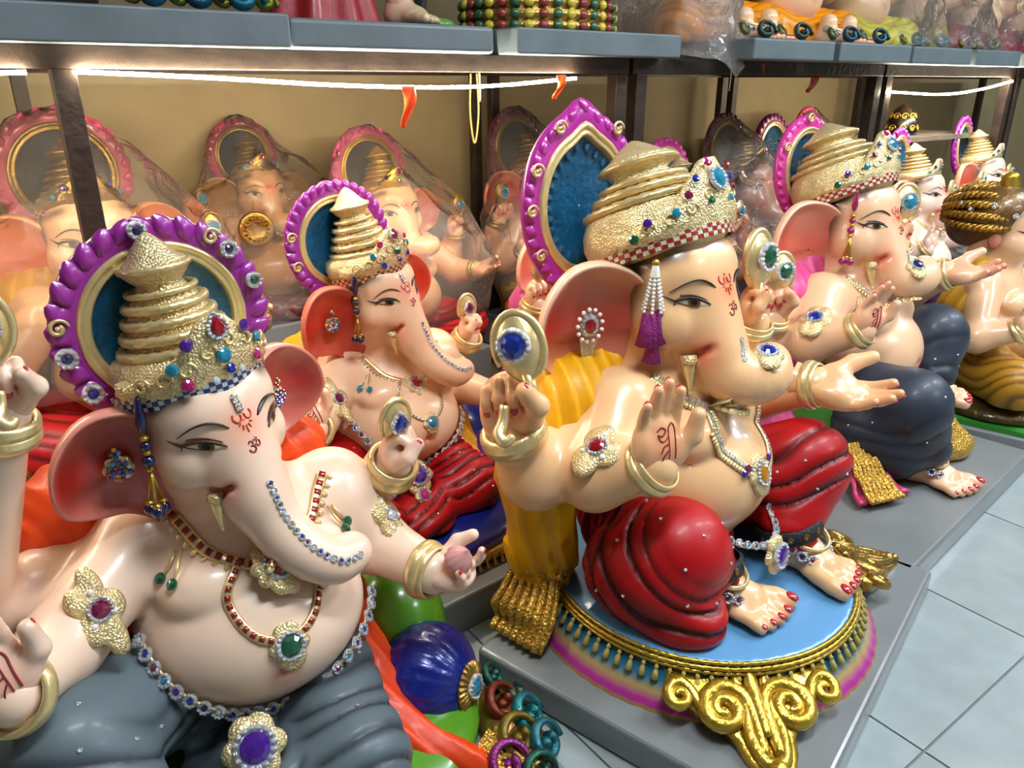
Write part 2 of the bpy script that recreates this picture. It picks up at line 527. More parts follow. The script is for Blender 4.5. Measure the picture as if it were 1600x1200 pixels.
OM = [[(-.9, .45), (-.6, .75), (-.2, .6), (-.25, .2), (-.6, .1), (-.25, 0), (-.05, -.4), (-.4, -.8), (-.85, -.65), (-1, -.3)],
      [(-.2, -.05), (.2, .1), (.5, -.2), (.75, -.1), (.8, .4), (.5, .5), (.3, .2)], [(.0, .85), (.3, .65), (.65, .9)], [(.3, 1.02), (.36, 1.08)]]
SHRI = [[(-.55, .75), (-.2, 1.0), (.1, .8), (-.15, .5), (-.5, .55), (-.3, .2), (.05, .25), (.35, .5)], [(.35, .95), (.33, .2), (.3, -.9)],
        [(.3, .05), (-.1, -.1), (-.35, -.5)], [(.35, .95), (.65, 1.2), (.9, .8), (.8, 0), (.75, -.9)], [(.2, -.35), (-.1, -.65), (-.25, -.95)]]
TIL = [[(-.95, 1.0), (-1.05, .55), (-.7, .2), (-.3, .35), (-.2, .8)], [(.95, 1.0), (1.05, .55), (.7, .2), (.3, .35), (.2, .8)],
       [(0, .95), (0, 1.2)], [(0, .22), (.02, .3)], [(-.75, -.15), (-.5, .0)], [(-.45, -.6), (-.3, -.2)], [(0, -.95), (0, -.25)], [(.45, -.6), (.3, -.2)], [(.75, -.15), (.5, .0)]]

# ------------------------------------------------------------------ head
TRUNK = [(0, -.06, .03, .085), (0, -.10, -.04, .078), (0, -.135, -.105, .071), (.008, -.185, -.15, .065), (.04, -.235, -.165, .06), (.095, -.25, -.155, .053)]
EAR = [(0, .10), (.05, .135), (.115, .145), (.175, .125), (.22, .07), (.232, .0), (.215, -.06), (.165, -.095), (.11, -.11), (.065, -.145), (.03, -.195), (.005, -.165), (-.02, -.08), (-.02, .04)]

def ear_mb(MH, sgn, c, s=1.0, red='#c0392b', rim='#eec3a4', out=(.86, .5, .0), base=(.132, .03, .0)):
    out = nrm((sgn * out[0], out[1], out[2])); up = np.array([0, 0, 1.0]); up = nrm(up - out * (up @ out))
    nf = nrm(np.cross(up, out) * sgn)           # faces front
    if nf[1] > 0: nf = -nf
    O = curve(EAR + [EAR[0]], 61)[:-1] if False else curve(np.array([(a, b, 0) for a, b in EAR + [EAR[0]]]), 61)[:-1, :2]
    ctr = np.array([.085, -.005]); P = []; C = []
    cr, cm = np.array(lin(red)[:3]), np.array(lin(rim)[:3])
    rad = [(1.0, -.022, 0), (1.0, -.010, 0), (1.0, .004, .1), (.972, .012, .35), (.935, .009, .85), (.87, -.004, 1), (.72, -.014, 1), (.5, -.02, .9), (.25, -.024, .95), (.02, -.026, 1)]
    th = np.arange(60)
    for q, dz, k in rad:
        uv = ctr + (O - ctr) * q
        flare = .05 * np.clip((uv[:, 0] - .1) / .13, 0, 1) ** 2 - .035 * np.clip(-uv[:, 1] / .2, 0, 1)
        ripple = .004 * np.sin(uv[:, 1] * 70 + 9 * uv[:, 0]) * (1 - abs(q - .55) * 1.6) * (q < .95)
        p = np.array(base) * [sgn, 1, 1] + (uv[:, :1] * out + uv[:, 1:] * up) * s + nf * (dz + flare + ripple)[:, None] * s
        P.append(ap(MH, p))
        g = np.clip(k * (0.75 + .25 * np.sin(uv[:, 1] * 24 + 1)), 0, 1)[:, None]
        low = np.clip((-uv[:, 1:2] - .03) / .1, 0, 1) * (q < .99) * .8
        g = np.maximum(g, low)
        C.append(cm * (1 - g) + cr * g)
    for q in (.9, .7, .5, .25, .02):
        uv = ctr + (O - ctr) * q
        flare = .05 * np.clip((uv[:, 0] - .1) / .13, 0, 1) ** 2 - .035 * np.clip(-uv[:, 1] / .2, 0, 1)
        P.insert(0, ap(MH, np.array(base) * [sgn, 1, 1] + (uv[:, :1] * out + uv[:, 1:] * up) * s + nf * (flare - .036 - .01 * (1 - q))[:, None] * s)); C.insert(0, np.tile(cm, (60, 1)))
    return MB().grid(np.array(P), cv=True, c=np.array(C))

CROWNS = dict(
    slim=([(.10, -.05), (.148, -.02), (.16, .0), (.165, .03), (.155, .05), (.12, .066), (.105, .075), (.10, .10), (.09, .13), (.074, .16), (.058, .178), (.05, .19), (.06, .198),
           (.074, .212), (.078, .222), (.068, .232), (.055, .24), (.036, .262), (.014, .282), (.001, .288)],
          ((.122, .066, .014), (.108, .094, .0135), (.096, .122, .013), (.086, .150, .012), (.074, .176, .008), (.074, .222, .009))),
    broad=([(.10, -.05), (.150, -.025), (.167, .0), (.173, .03), (.168, .06), (.155, .085), (.135, .102), (.118, .11), (.112, .125), (.098, .14), (.084, .15), (.072, .16), (.066, .172),
            (.08, .182), (.092, .192), (.088, .202), (.07, .21), (.045, .228), (.018, .246), (.001, .252)],
           ((.145, .10, .013), (.118, .126, .0125), (.098, .148, .010), (.088, .192, .009))))
def crown_parts(root, MH, c, fine):
    base = np.array(c.get('crown_base', (0, .045, .10))); axv = nrm(c.get('crown_axis', (0, .36, .93))); s = c.get('crown_s', 1.0)
    z = axv; x = np.array([1.0, 0, 0]); y = np.cross(z, x)
    K = np.eye(4); K[:3, 0] = x * s; K[:3, 1] = y * s; K[:3, 2] = z * s * c.get('crown_z', 1.0); K[:3, 3] = base
    M = MH @ K
    n = 40 if fine else 20
    gold = c.get('gold', GOLD); goldr = c.get('goldr', GOLDR)
    prof, tiers = CROWNS[c.get('crown_kind', 'slim')]
    cr = obj('crown', MB().lathe(prof, n, M), goldr, root)
    def rope(R, zz, r, N):
        t = np.linspace(0, 2 * np.pi, n * 2, endpoint=False); a = np.linspace(0, 2 * np.pi, 8, endpoint=False)
        rr = r * (1 + .16 * np.sin(N * t[:, None] + 2 * a[None]))
        P = np.stack([(R + rr * np.cos(a)) * np.cos(t)[:, None], (R + rr * np.cos(a)) * np.sin(t)[:, None], zz + rr * np.sin(a) * .8], -1)
        return MB().grid(P @ M[:3, :3].T + M[:3, 3], cu=True, cv=True)
    for R, zz, r in tiers:
        obj('crown_tier', rope(R, zz, r, 26), gold, cr)
    # front plate with its gems
    def on(phi, h, lift=0.0):
        f = math.radians(phi); R = .170 + .012 * h / .1 + lift
        return np.array([R * math.sin(f), -R * math.cos(f), h])
    P = []
    for phi in np.linspace(-80, 80, 33):
        top = c.get('plate_h', .10) * math.exp(-(phi / 30) ** 2) + .036 + .006 * abs(math.sin(phi * .18)); q = []
        for k in np.linspace(0, 1, 8):
            q.append(on(phi, -.005 + k * top, .006 + .010 * math.sin(math.pi * k) + .003 * math.sin(k * 14 + phi * .3)))
        q.append(on(phi, -.005 + top, -.012)); P.append(q)
    pl = obj('crown_plate', MB().grid(np.array(P) @ M[:3, :3].T + M[:3, 3]), goldr, cr)
    R3 = M[:3, :3] / np.linalg.norm(M[:3, :3], axis=0)
    def nr(phi): return R3 @ np.array([math.sin(math.radians(phi)), -math.cos(math.radians(phi)), .1])
    for phi, h, r, col, kind, ring in c.get('crown_gems', []):
        jewel(cr, ap(M, on(phi, h, .019)), nr(phi), r, col, kind, ring, up=R3 @ np.array([0, 0, 1.0]))
    if fine:
        mbk = MB()
        for phi in np.linspace(-62, 62, 9):          # scrolls on the plate
            h = .03 + .05 * math.exp(-(phi / 28) ** 2); F = frame(ap(M, on(phi + 6, h, .016)), nr(phi), R3 @ np.array([0, 0, 1.0]), .017)
            t = np.linspace(0, 2.0 * math.pi, 18); sg = 1 if phi < 0 else -1; rr = 1 - .11 * t
            mbk.tube(ap(F, np.stack([sg * rr * np.cos(t), rr * np.sin(t), 0 * t], 1)), .0032, 6)
        obj('crown_scrollwork', mbk, gold, cr)
    # rhinestone band of small checks
    ca, cb = np.array(lin(c.get('band', ('#9c1d1d', '#d8c9a2'))[0])[:3]), np.array(lin(c.get('band', ('', '#d8c9a2'))[1])[:3])
    m = MB(); N = 44 if fine else 24; W = 100
    for i in range(N):
        for j in range(3):
            p0, p1 = -W + 2 * W * i / N, -W + 2 * W * (i + .9) / N
            def bz(p, k): return -.030 + .012 * (1 - (p / W) ** 2) + k * .0095
            q = []
            for lift in (0, .006):
                for p, k in ((p0, j), (p1, j), (p1, j + .9), (p0, j + .9)):
                    q.append(on(p, bz(p, k), lift + .003))
            m.add(ap(M, np.array(q)), [(4, 5, 6, 7), (0, 1, 5, 4), (1, 2, 6, 5), (2, 3, 7, 6), (3, 0, 4, 7)], ca if (i + j) % 2 else cb)
    obj('rhinestone_band', m, mat('rhinestone_checks', rough=.18, metal=.3, coat=.8, attr=True, bump=.3, scale=300), cr, smooth=False)
    return cr, M

def halo_parts(root, MH, c, fine):
    q = c['halo']; R = q.get('R', .2); asp = q.get('asp', 1.0); pk = q.get('peak', 0.0)
    M = MH @ frame(np.array(q.get('pos', (0, .22, .15))), q.get('n', (0, -1, .12)), (0, 0, 1), 1.0)
    rim = paint(q.get('rim', '#96258f'), .28, .4); gold = q.get('gold', GOLD)
    def rho(a):
        a = np.asarray(a); return np.sqrt(1 / ((np.cos(a)) ** 2 + (np.sin(a) / asp) ** 2)) * (1 + pk * np.exp(-((a - math.pi / 2) / .16) ** 2))
    n = 72 if fine else 36
    hl = obj('halo', MB().lathe([(.02, -.022), (R * .6, -.026), (R * .92, -.024), (R * .99, -.012), (R * .98, .004), (R * .9, .012), (R * .8, .014), (R * .74, .008)], n, M, rho=rho), rim, root)
    rid = lambda a: rho(a) * (1 + .006 * np.sin(a * 36))
    obj('halo_disc', MB().lathe([(.001, -.016), (R * .3, -.014), (R * .55, -.008), (R * .68, .004)], n * 2, M, rho=rid), q.get('disc', mat('halo_blue_paint', '#0a5a84', .32, .25, .4, .5, 60, var=.3)), hl)
    obj('halo_ring', MB().lathe([(R * .64, -.004), (R * .65, .012), (R * .68, .018), (R * .70, .012), (R * .72, .014), (R * .745, .022), (R * .78, .014), (R * .79, .0)], n, M, rho=rho), gold, hl)
    N = q.get('n_lobes', 30)
    for i in range(N):
        a = 2 * math.pi * (i + .5) / N; r = R * .9 * float(rho(a))
        if q.get('skip') and not (q['skip'][0] < math.degrees(a) < q['skip'][1]): pass
        tang = 1 if math.cos(a) > 0 else -1
        L = R * (.13 if q.get('style') != 'curl' else .125)
        up = M[:3, :3] @ np.array([math.cos(a + tang * .7), math.sin(a + tang * .7), 0]); z = M[:3, 2]
        put('rim_petal', 'rim_petal', u_petal, rim, frame(ap(M, (r * math.cos(a), r * math.sin(a), .006)), z, up, (L, L * .95, L * 1.2)), hl)
    if q.get('inner'):
        dm = q.get('disc', mat('halo_blue_paint', '#0a5a84', .32, .25, .4, .5, 60, var=.3))
        for i in range(26):
            a = 2 * math.pi * i / 26; r = R * .57 * float(rho(a)); L = R * .075
            put('disc_petal', 'rim_petal', u_petal, dm, frame(ap(M, (r * math.cos(a), r * math.sin(a), -.003)), M[:3, 2], M[:3, :3] @ np.array([math.cos(a), math.sin(a), 0]), (L, L, L)), hl)
    for a, k in q.get('scrolls', []):
        a = math.radians(a); r = R * .93 * float(rho(a))
        put('rim_scroll', 'rim_scroll', u_curl, gold, frame(ap(M, (r * math.cos(a), r * math.sin(a), .022)), M[:3, 2], M[:3, 1], k), hl)
    for a, col, k in q.get('flowers', []):
        a = math.radians(a); r = R * .92 * float(rho(a))
        flower(hl, ap(M, (r * math.cos(a), r * math.sin(a), .034)), M[:3, 2], k, col)
    return hl

# ------------------------------------------------------------------ a whole statue
def groove(X, Y, Z, folds):
    """carved fold lines: arcs about a point, or straight falls along a direction, each within its own sector"""
    g = np.zeros(np.broadcast(X, Y, Z).shape)
    for f in folds:
        a, lam, amp, side, wob, d0 = f[:6]
        if f[-1] == 'plane':
            v = nrm(a); d = X * v[0] + Y * v[1] + Z * v[2] + 2.0
        else:
            d = np.sqrt((X - a[0]) ** 2 + (Y - a[1]) ** 2 + (Z - a[2]) ** 2)
        ph = d / lam + wob * np.sin(9 * X + 7 * Y) + .16 * np.sin(23 * Y - 17 * Z) + .2 * np.sin(d * 40)
        s = np.abs(np.sin(math.pi * ph)); q = (1 - s) ** 2.4 * amp
        if f[-1] != 'plane': q = q * np.clip((d - d0) / (lam * 1.5), 0, 1)
        if len(f) > 7:
            m, lo, hi = f[6]; m = nrm(m)
            if f[-1] == 'plane': k = X * m[0] + Y * m[1] + Z * m[2]
            else: k = ((X - a[0]) * m[0] + (Y - a[1]) * m[1] + (Z - a[2]) * m[2]) / np.maximum(d, 1e-4)
            q = q * np.clip((k - lo) / (hi - lo), 0, 1)
        if side: q = q * np.clip(side * X / .03 + .3, 0, 1)
        g = np.maximum(g, q)
    return g
def pleat(X, Y, Z, dirs):
    g = 0
    for dv, lam, wob in dirs:
        u = (X * dv[0] + Y * dv[1] + Z * dv[2]) / lam + wob * np.sin(9 * Z + 5 * X) + .3 * np.sin(4 * Z)
        g = g + np.sin(2 * math.pi * u) * .5 + .25 * np.sin(4 * math.pi * u + 1)
    return g

def build_idol(c):
    lvl = c.get('lvl', 2); fine = lvl >= 2; S = c.get('S', 1.0); h = c['h']
    ang = math.radians(c['ang']); fx, fy = math.sin(ang), math.cos(ang)
    rz = math.atan2(fx, -fy)
    root = empty(c['name'], (c['o'][0], c['o'][1], c.get('z', 0)), rz, S)
    tag(root, c['label'], c.get('cat', 'statue'), c.get('group'))
    hp = c.get('head', ((0, .26, .95), 0, 0, 0)); hs = c.get('head_s', 1.0)
    MH = euler(hp[1], hp[2], hp[3]); MH[:3, :3] *= hs; MH[:3, 3] = hp[0]
    RH = MH[:3, :3] / hs
    lean = c.get('lean', (0, 0))
    tx, ty = lean
    def T(p):
        p = np.array(p, float); k = np.clip((p[2] - .35) / .4, 0, 1.2); p[0] += tx * k; p[1] += ty * k
        if p[2] > .5: p[2] = .5 + (p[2] - .5) * c.get('squash', 1.0)
        return p
    skin = np.array(lin(c.get('skin', '#ecc9a8'))[:3]); blush = c.get('blush', '#d9705a')
    # ---- body
    arms = c.get('arms', [])
    ext = np.array([a[k] for a in arms for k in ('el', 'wr')] + [(-.3, 0, .2), (.3, .45, 1.1)])
    hc = np.array(hp[0])
    lo = np.minimum(np.minimum(ext.min(0), hc - .36) - .1, (-.34, -.14, .2)); hi = np.maximum(np.maximum(ext.max(0), hc + .28) + .1, (.34, .5, 1.0))
    lo[2] = max(lo[2], .2); c.setdefault('floor_z', .19)
    F = Field(lo, hi, h)
    b = c.get('belly', 1.0)
    F.ell((0, .24, .33), (.23, .19, .13), .03)
    F.ell(T((0, .175, .47)), (.225 * b, .205 * b, .175), .05)
    F.ell(T((0, .255, .65)), (.215, .155, .165 * (.4 + .6 * c.get('squash', 1.0))), .06)
    for sx in (-1, 1):
        F.ell(T((sx * .098, .132, .622)), (.102, .080, .072), .010)
        F.ell(T((sx * .2, .28, .715)), (.095, .09, .085), .05)
    F.seg(T((0, .27, .72)), ap(MH, (0, .03, -.08)), .14 * c.get('neck', 1.0), .115 * c.get('neck', 1.0), .04)
    for a in arms:
        r = a.get('r', (.085, .074, .05))
        F.seg(a['sh'], a['el'], r[0], r[1], .035); F.seg(a['el'], a['wr'], r[1], r[2], .025)
    def he(cn, r, k, sub=False): F.ell(ap(MH, cn), np.array(r) * hs, k, RH, sub)
    he((0, .03, .05), (.148, .145, .15), .03)
    he((0, -.045, .055), (.118, .085, .095), .05)
    for sx in (-1, 1):
        he((sx * .084, -.056, -.05), (.074, .085, .082), .03)
        he((sx * .06, -.06, .06), (.07, .07, .07), .04)
    he((0, .0, -.13), (.115, .105, .085), .05)
    tk = c.get('trunk', TRUNK)
    tp = curve([q[:3] for q in tk], 16); tr = np.interp(np.linspace(0, 1, 16), np.linspace(0, 1, len(tk)), [q[3] for q in tk])
    TP = ap(MH, tp)
    if c.get('head_kind') != 'human':
        F.chain(TP[:8], tr[:8] * hs, .03); F.chain(TP[7:], tr[7:] * hs, .007)
    for sx in (-1, 1):           # mouth corners and the crease under the cheeks
        F.seg(ap(MH, (sx * .066, -.185, -.088)), ap(MH, (sx * .082, -.145, -.118)), .007 * hs, .009 * hs, .012, True)
        F.seg(ap(MH, (sx * .125, -.10, -.125)), ap(MH, (sx * .085, -.15, -.112)), .005 * hs, .008 * hs, .02, True)
    for sx in (-1, 1):
        F.chain([T((sx * .025, .055, .575)), T((sx * .09, .06, .55)), T((sx * .165, .10, .568))], [.004, .007, .003], .012, True)
    F.ell(T((0, -.04, .455)), (.012, .02, .008), .015, None, True)       # navel
    if c.get('wrinkles'):
        base, tip = TP[8], TP[14]
        ax_ = nrm(tip - base)
        def wr_(X, Y, Z):
            u = (X - base[0]) * ax_[0] + (Y - base[1]) * ax_[1] + (Z - base[2]) * ax_[2]
            dd = np.sqrt((X - TP[10][0]) ** 2 + (Y - TP[10][1]) ** 2 + (Z - TP[10][2]) ** 2)
            return .0016 * np.sin(u * 2 * math.pi / .017) * np.exp(-(dd / .06) ** 2) * 1.3
        F.displace(wr_)
    V, Q = F.mesh()
    C = np.tile(skin, (len(V), 1))
    hl = lambda *p: ap(MH, p)
    for sx in (-1, 1):
        spray(V, C, hl(sx * .075, -.165, -.105), .045 * hs, blush, .7); spray(V, C, [hl(sx * .068, -.175, -.09), hl(sx * .078, -.155, -.112)], .011 * hs, '#a81c14', .95)
        spray(V, C, [hl(sx * .15, .0, .12), hl(sx * .155, .0, .02), hl(sx * .15, .04, -.08)], .036, c.get('hair', '#2a170f'), .95)
        spray(V, C, [hl(sx * .10, -.10, .125), hl(sx * .14, -.06, .105), hl(sx * .15, .0, .09)], .02, c.get('hair', '#2a170f'), .9)
        spray(V, C, [T((sx * .02, .10, .62)), T((sx * .15, .13, .565))], .022, '#c98a68', .55)
        spray(V, C, T((sx * .098, .075, .625)), .010, '#7a4030', .8)
        spray(V, C, hl(sx * .03, .0, -.2), .06, blush, .35)
        spray(V, C, [hl(sx * .05, -.11, .02), hl(sx * .05, -.14, -.04)], .03, '#c9a083', .3)
    spray(V, C, hl(0, -.15, .035), .042, '#e0683c', .75)
    spray(V, C, T((0, -.04, .455)), .03, blush, .7)
    spray(V, C, TP[-4:], .045, blush, .25)
    for a in arms: spray(V, C, a['el'], .06, blush, .22)
    parts = [(V, Q, C)]; nails = []
    for a in arms:
        kind, side, d, n, s = a['hand']
        hv, hq, hn = hand(kind, side)
        M = hand_frame(np.asarray(a['wr'], float), d, n, s); a['M'] = M
        hv2 = ap(M, hv); hc_ = np.tile(skin, (len(hv), 1))
        spray(hv, hc_, (0, -.03, .05), .045, blush, .42)
        spray(hv, hc_, (0, -.02, .17), .06, blush, .3)
        for pnt, dr, dn, r in hn:
            spray(hv, hc_, pnt, .012, blush, .35)
            m = np.eye(4); m[:3, 1] = dn; m[:3, 2] = dr; m[:3, 0] = np.cross(dn, dr)
            m[:3, :3] *= r; m[:3, 3] = pnt
            nails.append(M @ m)
        parts.append((hv2, hq, hc_))
    feet = []
    for side, pos, yaw, s in c.get('feet', []):
        fv, fq, fn = foot(side); M = euler(yaw); M[:3, :3] *= s; M[:3, 3] = pos
        fc = np.tile(skin, (len(fv), 1)); spray(fv, fc, (0, -.16, .0), .05, blush, .35)
        for pnt, dr, dn, r in fn:
            m = np.eye(4); m[:3, 1] = dn; m[:3, 2] = dr; m[:3, 0] = np.cross(dn, dr); m[:3, :3] *= r * 1.1; m[:3, 3] = pnt
            nails.append(M @ m)
        parts.append((ap(M, fv), fq, fc)); feet.append(M)
    V, Q, C = join(parts)
    link('body', raw_mesh('body', V, Q, C), SKIN, root)
    if lvl >= 1:
        for M in nails: put('nail', 'nail', u_nail, NAIL, M, root)
    # ---- dhoti
    dk = c.get('dhoti')
    DV = None
    if dk:
        G = Field((-.56, -.42, min(.16, c.get('floor_z', .19) - .03)), (.56, .52, .66), max(h, .0065))
        G.ell((0, .25, .32), (.25, .215, .125), .03)
        for sx in (-1, 1):
            if (c['legs'] if isinstance(c['legs'], str) else c['legs'][sx]) == 'down':
                kn = np.array(c.get('knees', {}).get(sx, (sx * .25, .06, .40))); an = np.array(c.get('ankles', {}).get(sx, (sx * .17, -.01, .27)))
                G.seg((sx * .13, .25, .33), kn, .135, .118, .04); G.seg(kn, an, .115, .082, .04)
                for p, r in c.get('drapes', {}).get(sx, []): G.ell(p, r, .03)
            else:
                kn = np.array(c.get('knees', {}).get(sx, (sx * .34, .03, .285)))
                G.seg((sx * .14, .24, .31), kn, .15 * c.get('thigh', 1.0), .125 * c.get('thigh', 1.0), .05)
                G.seg(kn, (sx * -.02, -.12, .245), .115, .075, .04)
        for p, r in c.get('dhoti_extra', []): G.ell(p, r, .04)
        G.displace(lambda X, Y, Z: groove(X, Y, Z, c['folds']) * dk.get('amp', .012))
        G.cut_below(c.get('floor_z', .19))
        DV, DQ = G.mesh()
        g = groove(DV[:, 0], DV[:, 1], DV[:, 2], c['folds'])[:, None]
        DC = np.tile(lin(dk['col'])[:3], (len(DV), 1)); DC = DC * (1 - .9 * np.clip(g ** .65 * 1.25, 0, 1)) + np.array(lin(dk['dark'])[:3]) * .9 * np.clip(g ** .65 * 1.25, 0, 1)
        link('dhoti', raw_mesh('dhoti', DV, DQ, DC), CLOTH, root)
    # ---- shawl
    for sh in c.get('shawls', []):
        pts = np.array([q[0] for q in sh['prims']] + [q[1] for q in sh['prims']])
        rr = max(max(q[2], q[3]) for q in sh['prims'])
        G = Field(pts.min(0) - rr - .05, pts.max(0) + rr + .05, max(h, .0065))
        for a, bb, ra, rb in sh['prims']: G.seg(a, bb, ra, rb, .05)
        G.displace(lambda X, Y, Z: pleat(X, Y, Z, sh['pleats']) * sh.get('amp', .006))
        G.cut_below(sh.get('floor', .1))
        SV, SQ = G.mesh()
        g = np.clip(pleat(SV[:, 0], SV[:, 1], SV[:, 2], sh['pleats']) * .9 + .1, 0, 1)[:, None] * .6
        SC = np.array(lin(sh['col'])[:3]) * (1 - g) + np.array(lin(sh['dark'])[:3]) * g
        SC = np.tile(SC, (1, 1))
        for P, r, col, s in sh.get('sprays', []): spray(SV, SC, P, r, col, s)
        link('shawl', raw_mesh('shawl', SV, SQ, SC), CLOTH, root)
    # ---- what sits on the surface is cast onto it
    allv, allq = [V], [Q]
    if DV is not None: allv.append(DV); allq.append(DQ + len(V))
    bv = BVHTree.FromPolygons(np.concatenate(allv).tolist(), np.concatenate(allq).tolist()) if lvl >= 1 else None
    bvb = BVHTree.FromPolygons(parts[0][0].tolist(), parts[0][1].tolist()) if lvl >= 1 and c.get('belt') else None
    def cast(p, out, reach=.25, tree=None):
        p = np.asarray(p, float); out = nrm(out)
        r = (tree or bv).ray_cast(Vector(p + out * reach), Vector(-out), reach * 2)
        if r[0] is None: return p, out
        n = np.array(r[1]); n = n if n @ out > 0 else -n
        return np.array(r[0]), nrm(n)
    def fproj(x, z, lift=.001):
        p, n = cast(ap(MH, (x, -.2, z)), RH @ np.array([0, -1.0, 0]), .3); return p + n * lift
    gold, goldr = c.get('gold', GOLD), c.get('goldr', GOLDR)
    # ---- head details
    ec = c.get('ear', {})
    for sx in ((-1, 1) if c.get('ears', True) else ()):
        e = obj('ear', ear_mb(MH, sx, c, ec.get('s', 1.0), ec.get('red', '#c0392b'), ec.get('rim', '#ecc0a0'), ec.get('out', (.86, .5, 0)), ec.get('base', (.132, .03, .0))), SKIN, root)
        if lvl >= 2: c.setdefault('ear_objs', {})[sx] = e
    if lvl >= 1:
        for sx in (-1, 1):
            ex, ez, es = c.get('eye', (.088, .012, 1.0))
            tilt = .12
            def E(u, v):       # u -1 inner .. 1 outer
                return sx * (ex + .034 * es * u), ez + es * (v + tilt * .034 * u)
            up = lambda u: .0125 * (1 - u * u) ** .8; dn = lambda u: -.0085 * (1 - u * u)
            P = []
            for u in np.linspace(-1, 1, 13):
                P.append([fproj(*E(u, dn(u) + (up(u) - dn(u)) * k), lift=.0008 + .003 * (1 - u * u) * math.sin(math.pi * k)) for k in np.linspace(0, 1, 7)])
            eo = obj('eye', MB().grid(np.array(P)), EYEW, root)
            for nm, rad, lf, mt in (('iris', .0126, .0042, IRIS), ('pupil', .0066, .0050, PUPIL)):
                P = []
                for q in np.linspace(1, .05, 4):
                    row_ = []
                    for t in np.linspace(0, 2 * np.pi, 14, endpoint=False):
                        u = -.08 + rad * q * math.cos(t) / .034; v = np.clip(.0015 + rad * q * math.sin(t), dn(u) * .98, up(u) * .98)
                        row_.append(fproj(*E(u, v), lift=lf))
                    P.append(row_)
                obj(nm, MB().grid(np.array(P), cv=True), mt, eo)
            us = np.linspace(-1.02, 1.0, 15)
            pts = [fproj(*E(u, up(min(abs(u), 1) * np.sign(u))), lift=.0025) for u in us] + [fproj(*E(1.25, .004), lift=.002), fproj(*E(1.5, .009), lift=.0015)]
            obj('eyelid_line', MB().tube(resample(pts, .004), np.interp(np.linspace(0, 1, len(resample(pts, .004))), [0, .3, .7, 1], [.0016, .0036, .0038, .0007]), 6), BLACKP if c.get('dark_lid', 1) else BROWNP, eo)
            pts = [fproj(*E(u, up(u * .92) + .007 + .002 * u), lift=.001) for u in np.linspace(-.9, 1.15, 12)]
            obj('eyelid_crease', MB().tube(pts, np.interp(np.linspace(0, 1, 12), [0, .4, 1], [.0006, .0017, .0007]), 6), BROWNP, eo)
            pts = [fproj(*E(u, dn(u * .97) - .0005), lift=.0012) for u in np.linspace(-.2, 1.0, 9)] + [fproj(*E(1.12, -.012), lift=.001)]
            obj('eye_lower_line', MB().tube(pts, np.linspace(.0005, .0012, 10), 6), BROWNP, eo)
            pts = curve([fproj(sx * x, z + ez - .012, .001) for x, z in ((.036, .044), (.052, .056), (.075, .064), (.100, .060), (.122, .042), (.128, .034))], 22)
            obj('eyebrow', MB().tube(pts, np.interp(np.linspace(0, 1, 22), [0, .12, .35, .7, 1], [.0012, .0046, .0058, .0036, .0006]), 8, flat=.4), BLACKP, root)
        def mark(name, strokes, x0, z0, sz, r, mt):
            m = MB()
            for st in strokes:
                p = curve([(x0 + sz * a, 0, z0 + sz * bb) for a, bb in st], max(3, 5 * len(st)))
                m.tube([fproj(q[0], q[2], .0006) for q in p], r, 6, flat=.5)
            obj(name, m, mt, root)
        if c.get('marks', True):
            tz, ts = c.get('tilak', (.045, .0215)); mark('tilak_mark', TIL, 0, tz, ts, .0023, REDP)
            if lvl >= 2: mark('om_mark', OM, 0, tz - ts * 2.35, ts * .72, .0019, MAROONP)
        if c.get('fore_chain'):
            z0, z1 = c['fore_chain']; m = None
            fo = obj('forehead_chain', MB().tube([fproj(0, z, .002) for z in np.linspace(z0, z1, 12)], .005, 6, flat=.5), gold, root)
            for z in np.arange(z1 + .004, z0, .0085):
                for dx in (-.0042, .0042): put('stone', 'chain_stone', u_bead, SILV, frame(fproj(dx, z, .004), (0, -1, 0), (0, 0, 1), .0042), fo)
        for sx in c.get('tusks', (-1, 1)):
            p0 = np.array([sx * .088, -.138, -.118]); dr = nrm((sx * .14, -.30, -1))
            pts = ap(MH, np.array([p0 + dr * k for k in np.linspace(0, .085, 8)]))
            tu = obj('tusk', MB().tube(pts, np.interp(np.linspace(0, 1, 8), [0, .15, .4, .8, 1], [.017, .018, .0135, .006, .005]) * hs, 10), c.get('gold', GOLD), root)
            obj('tusk_cap', MB().tube(pts[:3] - (pts[1] - pts[0]) * .3, [.019 * hs, .0205 * hs, .0185 * hs], 12), c.get('goldr', GOLDR), tu)
            obj('tusk_tip', MB().ball(pts[-1], .006 * hs, 8, 6), c.get('gold', GOLD), tu)
    # ---- trunk chain
    if c.get('chain') and lvl >= 1:
        t0, t1, step, r, cols = c['chain']
        fine_t = curve(TP, 120); k0, k1 = int(t0 * 119), int(t1 * 119)
        pts, ns = [], []
        for i in range(k0, k1):
            tg = nrm(fine_t[min(i + 1, 119)] - fine_t[i - 1]); o_ = RH @ nrm(c.get('chain_out', (0, -1, .55))); o_ = nrm(o_ - tg * (o_ @ tg))
            p, n = cast(fine_t[i], o_, .2); pts.append(p); ns.append(n)
        pts, ns = np.array(pts), np.array(ns)
        rp = resample(pts, step)
        cc = list(cols)
        for i, p in enumerate(rp):
            k = np.argmin(np.linalg.norm(pts - p, axis=1)); flower(root, p + ns[k] * .002, ns[k], r, cc[i % len(cc)], 'trunk_rhinestone')
    # ---- crown, halo
    if c.get('crown', True): cr, MC = crown_parts(root, MH, c, fine)
    if c.get('halo'): halo_parts(root, MH, c, fine)
    # ---- jewellery
    gold, goldr = c.get('gold', GOLD), c.get('goldr', GOLDR)
